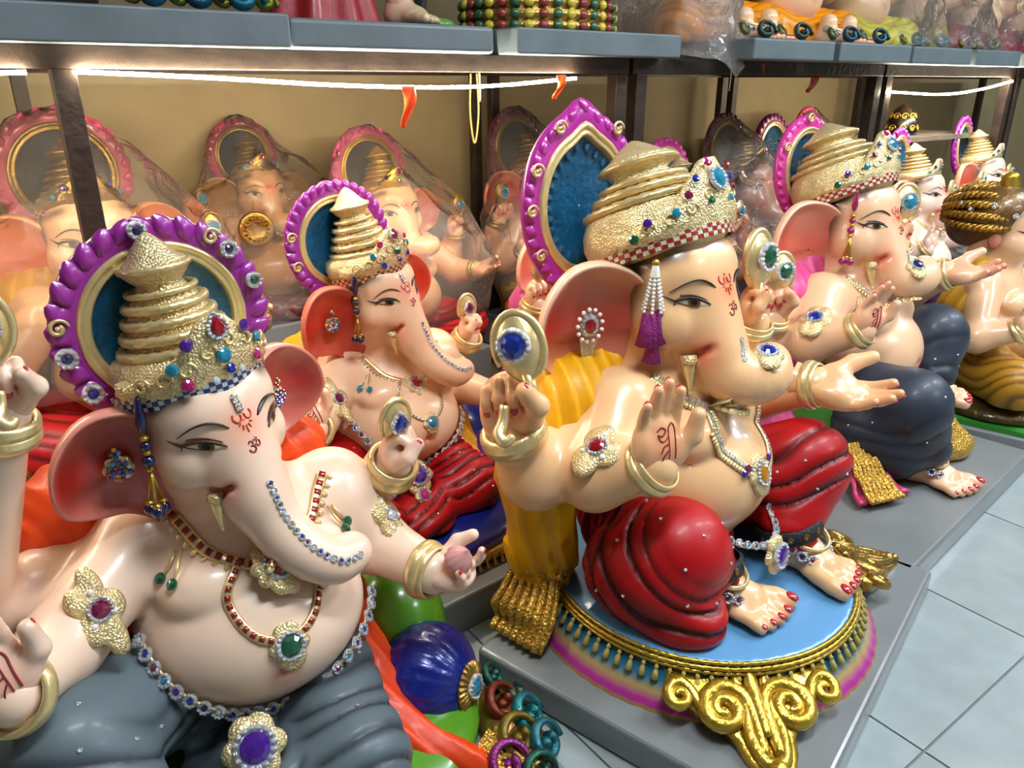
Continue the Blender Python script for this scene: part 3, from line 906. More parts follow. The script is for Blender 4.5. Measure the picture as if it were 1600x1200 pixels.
    def lay(pts, out=None, n=40, lift=.003, reach=.06, tree=None):
        p = curve([T(q) for q in pts], n); P, N_ = [], []
        for q in p:
            o_ = nrm(np.array([q[0] - 0, q[1] - .27, .15])) if out is None else nrm(out)
            a, b_ = (q, o_) if reach == 0 else cast(q, o_, reach, tree); P.append(a + b_ * lift); N_.append(b_)
        return np.array(P), np.array(N_)
    if lvl >= 1:
        for nk in c.get('necklaces', []):
            P, N_ = lay(nk['pts'], n=nk.get('n', 46))
            Ns = np.array([nrm(N_[max(0, i - 3):i + 4].mean(0)) for i in range(len(N_))])
            no = obj('necklace', MB().tube(P, nk.get('w', .010), 8, flat=.4, up=Ns), nk.get('mat', gold), root)
            rp = resample(P, nk.get('step', .014))
            for i, p in enumerate(rp):
                k = np.argmin(np.linalg.norm(P - p, axis=1))
                if nk.get('stones'):
                    put('stone', 'stone_tile', lambda: MB().box((-1, -.72, -.3), (1, .72, .55)), mat('red_stone_tile', '#8e1a17', .25, .1, .6) if nk['stones'] == 'red' else SILV,
                        frame(p + Ns[k] * .003, Ns[k], P[min(k + 1, len(P) - 1)] - P[k - 1] if k else P[1] - P[0], (nk.get('w', .01) * .55, nk.get('step') * .42, .005)), no)
                if nk.get('drops'):
                    dn_ = nrm(np.cross(P[min(k + 1, len(P) - 1)] - P[max(k - 1, 0)], Ns[k])); dn_ = dn_ if dn_[2] < 0 else -dn_
                    put('bead', 'drop_bead', u_bead, gold, frame(p + dn_ * (nk.get('w', .01) + .004), Ns[k], dn_, (.006, .0085, .005)), no)
            if nk.get('pend'):
                col, r, kind, n_l, k = nk['pend']; i = int(nk.get('pend_at', .5) * (len(P) - 1))
                n_ = Ns[i]; M = frame(P[i] + np.array([0, 0, -r * .6]) + n_ * .004, n_, (0, 0, 1), r * k)
                po = obj('pendant', plaque_mb(M, n_l, .2, .22, (1, 1.05), point=.35), goldr, root)
                jewel(po, M[:3, 3] + n_ * r * .30, n_, r, col, kind)
                for q in nk.get('side_gems', []):
                    p, nn_ = cast(P[i] + np.array([q[0], 0, q[1]]), n_, .06); jewel(po, p + nn_ * .008, nn_, q[2], q[3], 'round', False)
        for j in c.get('jewels', []):        # (name, point, out, size, colour, kind, lobes, scale, gem radius factor)
            p, n_ = cast(T(j['p']) if j.get('T', 1) else j['p'], j['out'], .2)
            M = frame(p + n_ * .002, n_, j.get('up', (0, 0, 1)), j['s'])
            po = obj(j['name'], plaque_mb(M, j.get('lobes', 6), j.get('amp', .25), .25, j.get('asp', (1, 1.15)), point=j.get('point', .4)), goldr, root)
            jewel(po, p + n_ * (.002 + .24 * j['s']), n_, j['s'] * j.get('g', .42), j['col'], j.get('kind', 'round'))
            for (u, v) in j.get('pearls', []):
                put('pearl', 'pearl', u_bead, PEARL, frame(ap(M, (u, v, .16)), n_, (0, 0, 1), .007), po)
        if c.get('belt'):
            be = c['belt']; P, N_ = lay(be['pts'], out=be.get('out'), n=60, lift=be.get('lift', .004), reach=be.get('reach', .09), tree=bvb)
            N_ = np.array([nrm(N_[max(0, i - 4):i + 5].mean(0)) for i in range(len(N_))])
            bo = obj('belt', MB().tube(P, be.get('w', .007), 8, flat=.5, up=N_), gold, root)
            cols = be['cols']
            rp = resample(P, be['step'])
            for i, p in enumerate(rp):
                k = np.argmin(np.linalg.norm(P - p, axis=1))
                flower(bo, p + N_[k] * .005 + np.array([0, 0, .004]), nrm(N_[k] + np.array([0, 0, .7])), be['r'], cols[i % len(cols)])
            for q in be.get('pend', []):
                i = int(.5 * (len(P) - 1)); n_ = nrm(N_[i] + np.array([0, -1.0, .25])); p = np.array(q[4]) if len(q) > 4 else P[i] + np.array([0, 0, q[0]]) + n_ * .02
                n_ = nrm((-.1, -.75, .65)) if len(q) > 4 else n_
                M = frame(p + n_ * .008, n_, (0, 0, 1), q[1] * 1.9)
                po = obj('belt_pendant', plaque_mb(M, 6, .22, .25, point=.25), goldr, root)
                jewel(po, M[:3, 3] + n_ * q[1] * .48, n_, q[1], q[2], stretch=q[3])
        if dk and fine:
            kk = 0
            rr_ = np.random.default_rng(c.get('seed', 3)); tries = 0; kept = []
            fcs = np.array([0, -.1, .35])
            while kk < c.get('studs', 26) and tries < 900:
                tries += 1; i = rr_.integers(len(DV)); p = DV[i]
                if p[2] < .24 or p[1] > .22 or any(np.linalg.norm(p - q) < .075 for q in kept): continue
                q, n_ = cast(p, nrm(np.array([p[0], p[1] - .2, p[2] - .28])), .12)
                if np.linalg.norm(q - p) > .03: continue
                kept.append(p); kk += 1
                put('stud', 'stud', u_bead, SILV, frame(q, n_, (0, 0, 1), .0048), root)
    for a in arms:
        M = a['M']; s = a['hand'][4]; axd = nrm(M[:3, 2]); fr = nrm(np.asarray(a['wr'], float) - np.asarray(a['el'], float)); axb = nrm(axd * .5 + fr)
        rb = a.get('r', (.085, .074, .05))[2]
        for off, w_, t_ in a.get('bangles', [(-.012, 1.08, .0085), (.006, 1.0, .0065)]):
            Mb = frame(np.asarray(a['wr'], float) + axb * off, axb, (0, 1, .3), 1.0); R = max(rb, .038 * s) * w_ + .006
            obj('bracelet', MB().lathe([(R + t_ * math.cos(q) * .75, t_ * 1.5 * math.sin(q)) for q in np.linspace(0, 2 * math.pi, 11)], 28 if fine else 14, Mb), gold, root)
        for hd in a.get('held', []):
            if hd['kind'] == 'emblem':      # a rounded gold emblem rising from the fist
                Mh = M @ frame(np.array(hd['at']), hd.get('n', (0, -1, 0)), hd.get('up', (0, 0, 1)), hd['s'])
                e = plaque_mb(Mh @ np.diag([1, 1, .8, 1]), 2, .0, .45, (.72, 1.0), point=.12)
                t = np.linspace(-.5 * math.pi, 1.15 * math.pi, 26)
                e.tube(ap(Mh, np.stack([.74 * np.cos(t), 1.02 * np.sin(t), .0 * t], 1)), .13 * hd['s'] * s * np.interp(np.linspace(0, 1, 26), [0, .2, 1], [.3, 1, .8]), 8)
                e.tube(ap(Mh, np.array([(0, -.8, -.05), (.1, -1.4, -.1), (-.05, -1.9, -.15)])), .2 * hd['s'] * s, 8)
                eo = obj('held_emblem', e, gold, root)
                jewel(eo, ap(Mh, (-.05, .12, .42)), Mh[:3, 2], hd['s'] * s * .36, hd['col'], hd.get('gk', 'round'), up=Mh[:3, 1])
            elif hd['kind'] == 'goad':
                p = ap(M, np.array([(0, -.06, .07), (-.005, -.07, .045), (-.012, -.085, .03), (0, -.095, .02), (.012, -.09, .03)]))
                obj('goad_hook', MB().tube(curve(p, 16), np.interp(np.linspace(0, 1, 16), [0, .6, 1], [.0085, .011, .006]) * s, 8), gold, root)
            elif hd['kind'] == 'sweet':
                Mh = M @ frame(np.array(hd['at']), (0, -.8, .6), (0, 0, 1), hd['s'])
                rf = lambda a_: 1 + .05 * np.cos(a_ * 12)
                obj('sweet', MB().lathe([(.01, -.7), (.6, -.65), (1, -.2), (.95, .25), (.6, .75), (.25, 1.05), (.03, 1.35), (.001, 1.4)], 36, Mh, rho=rf), paint('#d99a96', .35), root)
        if a.get('shri') and lvl >= 2:
            m = MB(); bvh = BVHTree.FromPolygons(ap(M, hand(a['hand'][0], a['hand'][1])[0]).tolist(), hand(a['hand'][0], a['hand'][1])[1].tolist())
            pn = -nrm(M[:3, 1])
            for st in SHRI:
                p = curve([(.026 * x * (1 if a['hand'][1] == 'R' else -1), -.03, .055 + .03 * y) for x, y in st], 5 * len(st)); q = []
                for w_ in p:
                    g = ap(M, w_); r = bvh.ray_cast(Vector(g + pn * .1), Vector(-pn), .2); q.append(np.array(r[0]) + pn * .0008 if r[0] is not None else g)
                m.tube(q, .0021 * s, 6, flat=.5)
            obj('palm_mark', m, MAROONP, root)
    for M in feet:
        if lvl >= 1:
            t = np.linspace(0, 2 * math.pi, 14, endpoint=False)
            ao = None
            mb = MB().lathe([(.05 + .004 * math.cos(q), .085 + .006 * math.sin(q)) for q in np.linspace(0, 2 * math.pi, 7)], 24, M @ euler(0, 18))
            ao = obj('anklet', mb, gold, root)
            for q in t:
                p = ap(M @ euler(0, 24), (.056 * math.cos(q), .056 * math.sin(q), .072)); n_ = M[:3, :3] @ np.array([math.cos(q), math.sin(q), 0]); flower(ao, p, nrm(n_ + np.array([0, 0, .5])), .0155, ('wine', 'navy', 'clear')[int(q * 3) % 3])
    return root, MH, dict(cast=cast, T=T)

def dangle(root, top, parts, name='tassel_drop'):
    """a hanging ornament: list of (dz, radius, length, material)"""
    m = None; o = None; z = 0.0
    for i, (ln, prof, mt) in enumerate(parts):
        M = np.eye(4); M[:3, 3] = np.asarray(top) + [0, 0, -z]
        mb = MB().lathe([(r, -k * ln) for r, k in prof], 14, M)
        if o is None: o = obj(name, mb, mt, root)
        else: obj('bead', mb, mt, o)
        z += ln
    return o
def neck_drops(root, u, col, x=.15):
    """two gold stems with gems at each end of the necklace"""
    for sx in (-1, 1):
        for dx, dz in ((.0, 0.0), (.028, .012)):
            a, n1 = u['cast'](u['T']((sx * (x + dx * .4), .16, .735)), (sx * .3, -1, .4), .09); b, n2 = u['cast'](u['T']((sx * (x + .012 + dx), .145, .665 + dz)), (sx * .3, -1, .3), .09)
            o = obj('necklace_drop', MB().tube([a + n1 * .005, (a + b) / 2 + n1 * .008, b + n2 * .006], [.002, .004, .0025], 8), GOLD, root)
            put('gem', 'gem_round', u_gem, gem(col), frame(b + n2 * .008, n2, (0, 0, 1), .0115), o)

# ------------------------------------------------------------------ the room
def rbox(name, t0, t1, n0, n1, z0, z1, material, parent=None, bev=0.0):
    """box in shelf-row coordinates"""
    m = MB().box((t0, -n1, z0), (t1, -n0, z1))
    o = obj(name, m, material, parent, smooth=False)
    if parent is None:
        o.location = (P0[0], P0[1], 0); o.rotation_euler = (0, 0, ROW_A)
    if bev:
        b = o.modifiers.new('bevel', 'BEVEL'); b.width = bev; b.segments = 2
    return o
WALL = mat('cream_wall_paint', '#9f8e69', .7, 0, 0, .06, 30, var=.06)
WALL2 = mat('grey_wall_paint', '#8b8880', .7, 0, 0, .06, 30, var=.06)
CEIL = mat('white_ceiling_paint', '#a9adae', .8, 0, 0, .05, 20, var=.04)
TILE = mat('grey_stone_tile', '#929c9d', .3, 0, .15, .05, 25, var=.13)
GROUT = mat('dark_grout', '#6b7274', .8, 0, 0, .1, 60)
IRON = mat('dark_angle_iron', '#3a2f28', .45, .35, 0, .25, 40, var=.4)
PLY = mat('plywood_board', '#a98352', .65, 0, 0, .2, 18, var=.35)
SLAB = mat('grey_gloss_plinth', '#767a7b', .3, 0, .25, .12, 14, var=.12)
SLAB2 = mat('blue_grey_plinth', '#5b686d', .5, 0, .1, .15, 14, var=.18)

tag(rbox('floor', -3.2, 10, -1.1, 5, -.06, -.006, GROUT), 'grey tiled shop floor along the aisle', 'floor', kind='structure')
fl = bpy.data.objects['floor']
tm = MB().box((-.297, -.297, -.006), (.297, .297, 0)).mesh('tile', False); tm.materials.append(TILE)
for i in range(-4, 14):
    for j in range(-1, 8):
        o = link('tile', tm, None, fl); o.location = (.3 + i * .6, -(.12 + j * .6), 0)
tag(rbox('wall_back', -3.2, 10, -1.2, -1.1, 0, 3.0, WALL), 'cream painted wall behind the shelves', 'wall', kind='structure')
tag(rbox('wall_left', -3.3, -3.2, -1.1, 5, 0, 3.0, WALL2), 'cream side wall', 'wall', kind='structure')
tag(rbox('wall_right', 10, 10.1, -1.1, 5, 0, 3.0, WALL2), 'cream far end wall', 'wall', kind='structure')
tag(rbox('wall_front', -3.2, 10, 5, 5.1, 0, 3.0, WALL2), 'cream wall across the aisle', 'wall', kind='structure')
tag(rbox('ceiling', -3.2, 10, -1.1, 5, 3.0, 3.1, CEIL), 'white ceiling of the shop', 'ceiling', kind='structure')
PANEL = mat('ceiling_panel_glow', '#ffffff', .5, emit=COOL, strength=LIGHTS['tube'])
for k, (t, n) in enumerate(((.6, 1.7), (2.6, 1.9), (4.6, 1.9), (6.6, 1.9), (3.4, 3.7))):
    r = empty('ceiling_light', row(t, n, 3.0), ROW_A)
    tag(r, 'flat cool white ceiling light panel over the aisle, %s' % ('first of the row', 'second of the row', 'third of the row', 'fourth of the row', 'one off the row')[k], 'light', 'ceiling light panels over the aisle')
    obj('diffuser', MB().box((-.55, -.13, -.035), (.55, .13, -.03)), PANEL, r, False)
    obj('housing', MB().box((-.58, -.16, -.029), (.58, .16, 0)), mat('white_enamel', '#e8e8e6', .4), r, False)

# ------------------------------------------------------------------ shelving
BZ = 1.43
def rack(label, t0, t1, posts, deep=.95):
    r = empty('shelf_rack', (P0[0], P0[1], 0), ROW_A); tag(r, label, 'shelf', 'iron shelf racks along the wall')
    rbox('front_beam', t0, t1, -.04, .0, BZ, BZ + .052, IRON, r, .003)
    rbox('back_beam', t0, t1, -deep, -deep + .04, BZ, BZ + .05, IRON, r)
    for t in posts:
        rbox('post', t, t + .052, -.05, .0, 0, BZ, IRON, r, .002)
        rbox('post', t, t + .042, -deep, -deep + .042, 0, BZ, IRON, r, .002)
        rbox('cross_beam', t, t + .04, -deep + .04, -.04, BZ, BZ + .033, IRON, r)
    k = t0
    while k < t1 - .01:
        e = min(k + .62, t1); rbox('board', k, e - .004, -deep + .041, -.041, BZ + .034, BZ + .052, PLY, r); k = e
    rbox('lower_board', t0, t1, -deep, -.045, .10, .118, PLY, r)
    return r
rack('dark iron shelf rack with the bright light strip at left', -1.4, 1.76, (-1.38, -.05, 1.70))
rack('dark iron shelf rack in the middle of the row', 1.78, 3.44, (1.80, 3.385))
rack('dark iron shelf rack at the far right end', 3.46, 4.86, (3.48, 4.80))

rack('dark iron shelf rack beyond the light strip at the far end', 4.88, 6.6, (4.90, 6.54))
LEDM = mat('led_strip_glow', '#ffffff', .5, emit=(1.0, .88, .66), strength=LIGHTS['led'])
def strip(name, pts, label, r=.0055, material=LEDM):
    P = curve([row(*p) for p in pts], 60)
    o = obj(name, MB().tube(P, r, 6), material)
    return tag(o, label, 'light strip')
strip('led_strip', [(-1.3, .012, 1.40), (-.7, .012, 1.405), (-.1, .012, 1.422)], 'bright white light strip left of the first post')
strip('led_strip', [(.0, .012, 1.424), (.3, .015, 1.412), (.62, .016, 1.395), (.95, .016, 1.388), (1.2, .014, 1.394), (1.5, .012, 1.415)], 'long bright white light strip sagging under the front beam')
strip('led_strip', [(3.5, .012, 1.36), (4.0, .014, 1.345), (4.4, .014, 1.365), (4.8, .012, 1.41)], 'short light strip sagging at the far right rack')

# ------------------------------------------------------------------ pedestals and things that hang on the statues
def base_slab(root, x0, x1, y0, y1, z0, z1, material, bev=.012, rz=0):
    o = obj('base_slab', MB().box((x0, y0, z0), (x1, y1, z1)), material, root, False)
    o.rotation_euler = (0, 0, math.radians(rz))
    b = o.modifiers.new('bevel', 'BEVEL'); b.width = bev; b.segments = 3
    return o
def spiral(cx, cy, r, a0, turns, sg, n=30):
    t = np.linspace(0, turns * 2 * math.pi, n); rr = r * (1 - .80 * t / t[-1])
    return np.stack([cx + rr * np.cos(a0 + sg * t), cy + rr * np.sin(a0 + sg * t), 0 * t], 1)
def scroll_foot(root, ctr, ang, R, s=1.0, material=None, z0=.165, z1=.095, depth=.19):
    """leafy scroll ornament running out from a round pedestal; each volute is a piece"""
    material = material or YGOLD
    d = np.array([math.cos(ang), math.sin(ang)]); t = np.array([-d[1], d[0]])
    def W(p, lift=0.0):
        p = np.asarray(p, float); v = p[:, 1] * s; u = p[:, 0] * s
        k = np.clip(v / depth, 0, 1)
        return np.stack([ctr[0] + d[0] * (R + v) + t[0] * u, ctr[1] + d[1] * (R + v) + t[1] * u, z0 + (z1 - z0) * k ** .7 + p[:, 2] * s + lift], 1)
    g = []
    for v in np.linspace(-.02, .2, 9):
        wd = np.interp(v, [-.02, .02, .06, .1, .15, .2], [.15, .15, .11, .055, .045, .015]); g.append([(u * wd, v, 0) for u in np.linspace(-1, 1, 9)])
    g = np.array(g); top = W(g.reshape(-1, 3), .004).reshape(9, 9, 3)
    fo = obj('scroll_foot', MB().grid(top), material, root)
    sol = fo.modifiers.new('thick', 'SOLIDIFY'); sol.thickness = .03; sol.offset = -1
    def piece(p, r, nm='volute'):
        m = len(p); obj(nm, MB().tube(W(p, .008), r * s, 8, up=(0, 0, 1)), material, fo)
    for sg in (-1, 1):
        q = spiral(sg * .062, .062, .034, math.pi / 2 if 0 else (0 if sg > 0 else math.pi), 1.35, sg)
        piece(np.vstack([curve([(sg * .015, .15, 0), (sg * .012, .09, 0), (sg * .02, .04, 0), (sg * .055, .022, 0), (sg * .09, .04, 0)], 20), q]), np.concatenate([np.linspace(.012, .017, 20), np.linspace(.016, .011, 30)]))
        q = spiral(sg * .135, .035, .024, -math.pi / 2, 1.2, -sg if 0 else sg)
        piece(np.vstack([curve([(sg * .075, .075, 0), (sg * .10, .055, 0), (sg * .115, .025, 0), (sg * .13, .012, 0)], 14), q]), np.concatenate([np.linspace(.008, .013, 14), np.linspace(.013, .009, 30)]))
        piece(curve([(sg * .028, .0, 0), (sg * .022, .06, 0), (sg * .03, .11, 0), (sg * .018, .155, 0), (0, .165, 0)], 20), np.linspace(.010, .014, 20), 'stem')
    piece(curve([(0, -.01, 0), (0, .05, .004), (0, .12, .006)], 12), np.linspace(.016, .010, 12), 'stem')
    obj('bud', MB().ball(W(np.array([(0, .175, .006)]))[0], (.02 * s, .02 * s, .02 * s), 10, 8), material, fo)
    obj('bud', MB().ball(W(np.array([(0, .198, .004)]))[0], (.013 * s, .013 * s, .015 * s), 10, 8), material, fo)
    return fo
def round_pedestal(root, ctr, R):
    M = np.eye(4); M[0, 3], M[1, 3] = ctr
    prof = [(.01, .198), (R * .6, .199), (R * .93, .199), (R * .965, .195), (R * .975, .182), (R * .98, .17), (R, .158), (R * 1.03, .14), (R * 1.065, .12), (R * 1.10, .103), (R * 1.115, .094), (R * 1.13, .088), (R * 1.13, .08)]
    cl = ['#5f97c6', '#5f97c6', '#5f97c6', '#5f97c6', '#8a6f2a', '#0d3a52', '#0f5d80', '#2d7f9e', '#b89b58', '#b52f93', '#a92a86', '#b08c33', '#8a6f2a']
    rf = lambda a: 1 + .0035 * np.sin(a * 60)
    po = obj('pedestal', MB().lathe(prof, 240, M, [lin(q) for q in cl], rho=rf), mat('pedestal_paint', rough=.32, metal=.15, coat=.4, attr=True, bump=.12, scale=60), root)
    t = np.linspace(0, 2 * np.pi, 320, endpoint=False); a = np.linspace(0, 2 * np.pi, 6, endpoint=False)
    for r_, z_, th in ((R * .968, .198, .005), (R * .985, .188, .006), (R * .992, .178, .0045)):
        rr = th * (1 + .3 * np.sin(110 * t[:, None] + 2 * a[None]))
        obj('braid', MB().grid(np.stack([ctr[0] + (r_ + rr * np.cos(a)) * np.cos(t)[:, None], ctr[1] + (r_ + rr * np.cos(a)) * np.sin(t)[:, None], z_ + rr * np.sin(a)], -1), True, True), YGOLD, po)
    tas = mat('fringe_thread', '#cdb763', .5, .2, 0, .4, 300, var=.2)
    for i in range(84):
        q = 2 * math.pi * i / 84
        put('tassel', 'fringe_tassel', u_tassel, tas, frame((ctr[0] + (R * 1.0) * math.cos(q), ctr[1] + R * 1.0 * math.sin(q), .174), (.5 * math.cos(q) * -1, -.5 * math.sin(q), 1), (0, 0, 1), (.019, .019, .021)), po)
    return po
def cloth_end(root, pts, wid, material_, name='cloth_end', amp=.008, waves=7, thick=.012):
    """bunched fabric end: a strip fanning out along pts with pleats across"""
    P = curve(pts, 22); g = []
    for i, p in enumerate(P):
        tg = nrm(P[min(i + 1, 21)] - P[max(i - 1, 0)]); side = nrm(np.cross(tg, (0, 0, 1))); up = np.cross(side, tg)
        wv = np.interp(i / 21, np.linspace(0, 1, len(wid)), wid)
        g.append([p + side * wv * u + up * amp * (math.sin(u * waves * math.pi) + .6 * math.cos(i * .9)) for u in np.linspace(-1, 1, 29)])
    o = obj(name, MB().grid(np.array(g)), material_, root)
    sm = o.modifiers.new('thick', 'SOLIDIFY'); sm.thickness = thick; sm.offset = 0
    return o
GOLDCLOTH = mat('gold_brocade', '#d2a543', .34, .6, .2, .5, 130, var=.3, tex='voronoi')
def bead_tassel(root, top, kind, s=1.0):
    top = np.asarray(top, float)
    if kind == 'pearl':
        o = obj('crown_tassel', MB().ball(top, .009 * s, 10, 8), YGOLD, root)
        obj('cap', MB().lathe([(.002, 0), (.007, -.004), (.009, -.014), (.012, -.03)], 12, np.block([[np.eye(3), top[:, None]], [np.zeros((1, 3)), 1]])), PEARL, o)
        for k in range(7):
            a = 2 * math.pi * k / 7; m = MB()
            for j in range(10):
                q = .008 + .016 * min(1, j / 9)
                m.ball(top + np.array([q * math.cos(a), q * math.sin(a), -.03 - .0088 * j]) * s, .0044 * s, 6, 5)
            b = obj('bead_strand', m, PEARL, o); b['kind'] = 'stuff'
        mg = mat('magenta_silk', '#8f1672', .5, 0, 0, .6, 200, var=.3)
        for k, (dx, dz) in enumerate(((-.016, -.115), (.0, -.118), (.016, -.115), (.006, -.16))):
            M = np.eye(4); M[:3, 3] = top + np.array([dx, -dx * .4, dz]) * s
            obj('silk_tuft', MB().lathe([(.002, .006), (.008 * s, 0), (.012 * s, -.03 * s), (.021 * s, -.075 * s), (.018 * s, -.077 * s), (.002, -.06 * s)], 20, M, rho=lambda a: 1 + .09 * np.sin(a * 9)), mg, o)
        return o
    nv = mat('navy_glass_bead', '#10103c', .12, 0, .8)
    if kind == 'pink': nv = mat('pink_glass_bead', '#8e0f52', .12, 0, .8)
    o = obj('crown_tassel', MB().lathe([(.001, .03), (.005, .025), (.008, .0), (.011, -.02), (.007, -.035), (.003, -.04)], 12, np.block([[np.eye(3), top[:, None]], [np.zeros((1, 3)), 1]])), nv, root)
    z = -.045
    for r, ln, mt in ((.008, .006, YGOLD), (.010, .009, nv), (.007, .006, YGOLD), (.012, .011, nv), (.007, .006, YGOLD)):
        obj('bead', MB().ball(top + np.array([0, 0, z - ln]) * s, (r * s, r * s, ln * s), 12, 8), mt, o); z -= ln * 1.9
    for k in range(3):
        a = 2 * math.pi * k / 3 + .4; e = top + np.array([.013 * math.cos(a), .013 * math.sin(a), z - .06]) * s
        obj('cord', MB().tube([top + np.array([0, 0, z]) * s, e], .003 * s, 6), YGOLD, o)
        obj('bead', MB().ball(e - np.array([0, 0, .006]), (.008, .008, .006), 10, 6), YGOLD, o)
        obj('bead', MB().ball(e - np.array([0, 0, .018]), (.0125 * s, .0125 * s, .012 * s), 12, 8), nv, o)
    return o
def ear_point(MH, sx, u, v, c, lift=.012):
    ec = c.get('ear', {}); out = ec.get('out', (.86, .5, 0)); base = ec.get('base', (.132, .03, 0)); s = ec.get('s', 1.0)
    o_ = nrm((sx * out[0], out[1], out[2])); up = np.array([0, 0, 1.0]); up = nrm(up - o_ * (up @ o_)); nf = np.cross(up, o_) * sx; nf = nrm(nf); nf = nf if nf[1] < 0 else -nf
    flare = .05 * np.clip((u - .1) / .13, 0, 1) ** 2 - .035 * np.clip(-v / .2, 0, 1); lift = lift + .012
    p = np.array(base) * [sx, 1, 1] + (o_ * u + up * v + nf * (lift - .018 + flare)) * s
    return ap(MH, p), MH[:3, :3] @ nf
def ear_cluster(root, MH, sx, c, seed=1):
    """brooch of little coloured stones on the ear"""
    r = np.random.default_rng(seed); p, n = ear_point(MH, sx, .105, .01, c, .006)
    o = obj('ear_brooch', plaque_mb(frame(p, n, (0, 0, 1), .026), 8, .15, .2), GOLDR, root)
    cols = ['red', 'blue', 'green', 'amber', 'teal', 'purple', 'clear']
    pts = [(0, 0)] + [(.011 * math.cos(a), .011 * math.sin(a)) for a in np.arange(6) * 1.047] + [(.021 * math.cos(a), .021 * math.sin(a)) for a in np.arange(11) * .571] + [(0, .034), (-.007, .043), (.007, .043), (0, .052)]
    for i, (u, v) in enumerate(pts):
        q, n = ear_point(MH, sx, .105 + u, .01 + v, c, .013)
        put('gem', 'gem_round', u_gem, gem(cols[int(r.integers(7))]), frame(q, n, (0, 0, 1), .0046), o)
def ear_pendant(root, MH, c, sx=-1):
    p, n = ear_point(MH, sx, .12, .02, c, .010)
    o = obj('ear_brooch', plaque_mb(frame(p, n, (0, 0, 1), .027), 14, .12, .2, (.85, 1.1)), SILV, root)
    jewel(o, p + n * .006, n, .013, 'red', stretch=1.3)
    for k in range(13):
        a = 2 * math.pi * k / 13; q, n2 = ear_point(MH, sx, .12 + .026 * math.cos(a), .02 + .034 * math.sin(a), c, .013)
        put('pearl', 'pearl', u_bead, PEARL, frame(q, n2, (0, 0, 1), .0058), o)
    for k in range(-4, 5):
        L = .10 - .012 * abs(k); pts = []
        for j in np.linspace(0, 1, 14):
            q, n2 = ear_point(MH, sx, .12 + .0045 * k * (1 - .6 * j), -.008 - L * j, c, .012); pts.append(q)
        t = np.linspace(0, 1, 42); P = curve(pts, 42)
        obj('chain', MB().tube(P, .0017 + .0009 * np.sin(np.arange(42) * 2.1) ** 2, 5), SILV, o)
def ball_cushion(root, ctr, r, axis, col, rosette, gemcol, name='ball_cushion', asp=.9):
    M = frame(np.asarray(ctr), axis, (0, 0, 1), 1.0)
    prof = [(r * math.sin(q), -r * asp * math.cos(q)) for q in np.linspace(.03, math.pi - .03, 26)]
    m = MB(); n = 96; a = np.linspace(0, 2 * np.pi, n, endpoint=False); P = []
    for i, (rr, z) in enumerate(prof):
        k = 1 + .024 * np.sin(a * 26 + .6 * np.sin(i * .9 + a * 3)) * (.4 + .6 * abs(math.cos(i / 25 * math.pi)))
        P.append(np.stack([rr * k * np.cos(a), rr * k * np.sin(a), np.full(n, z)], 1))
    m.grid(np.array(P) @ M[:3, :3].T + M[:3, 3], cv=True)
    o = obj(name, m, mat('satin_' + col.strip('#'), col, .28, .15, .35, .25, 35, var=.2), root)
    if rosette:
        Mr = frame(np.asarray(ctr) + nrm(axis) * r * asp * .98, axis, (0, 0, 1), r * .42)
        a = np.linspace(0, 2 * np.pi, 120, endpoint=False)
        P = [np.stack([q * (1 + .06 * np.sin(a * 24)) * np.cos(a), q * (1 + .06 * np.sin(a * 24)) * np.sin(a), z + .05 * np.sin(a * 24) * q], 1) for q, z in ((1, -.12), (1, .0), (.7, .1), (.4, .14), (.05, .16))]
        obj('rosette', MB().grid(np.array(P) @ Mr[:3, :3].T + Mr[:3, 3], cv=True), DGOLD, o)
        jewel(o, Mr[:3, 3] + nrm(axis) * r * .08, axis, r * .16, gemcol)
    return o
def blob(root, name, prims, material, h=.012, floor=None, disp=None, cols=None):
    P = np.array([q[0] for q in prims]); rr = max(np.max(q[1]) for q in prims)
    G = Field(P.min(0) - rr - .05, P.max(0) + rr + .05, h)
    for ctr, r in prims: G.ell(ctr, r, .05)
    if disp: G.displace(disp)
    if floor is not None: G.cut_below(floor)
    V, Q = G.mesh()
    return link(name, raw_mesh(name, V, Q, None if cols is None else cols(V)), material, root)
def curl_cluster(root, spots, cols, r=.03):
    for i, (p, n, s) in enumerate(spots):
        c1 = cols[i % len(cols)]
        put('scroll_curl', 'scroll_curl', u_curl, mat('metal_paint_' + c1.strip('#'), c1, .26, .7, .3, .3, 40, var=.35), frame(p, n, (.3, .2, 1), (s, s, s * 1.5)), root)

# ------------------------------------------------------------------ the statues on the floor
NECK1 = [(-.15, .22, .79), (-.115, .125, .74), (-.055, .085, .705), (0, .07, .692), (.055, .085, .705), (.115, .125, .74), (.15, .22, .79)]
NECK2 = [(-.10, .095, .70), (-.105, .08, .62), (-.07, .0, .555), (0, -.03, .535), (.07, .0, .555), (.105, .08, .62), (.10, .095, .70)]

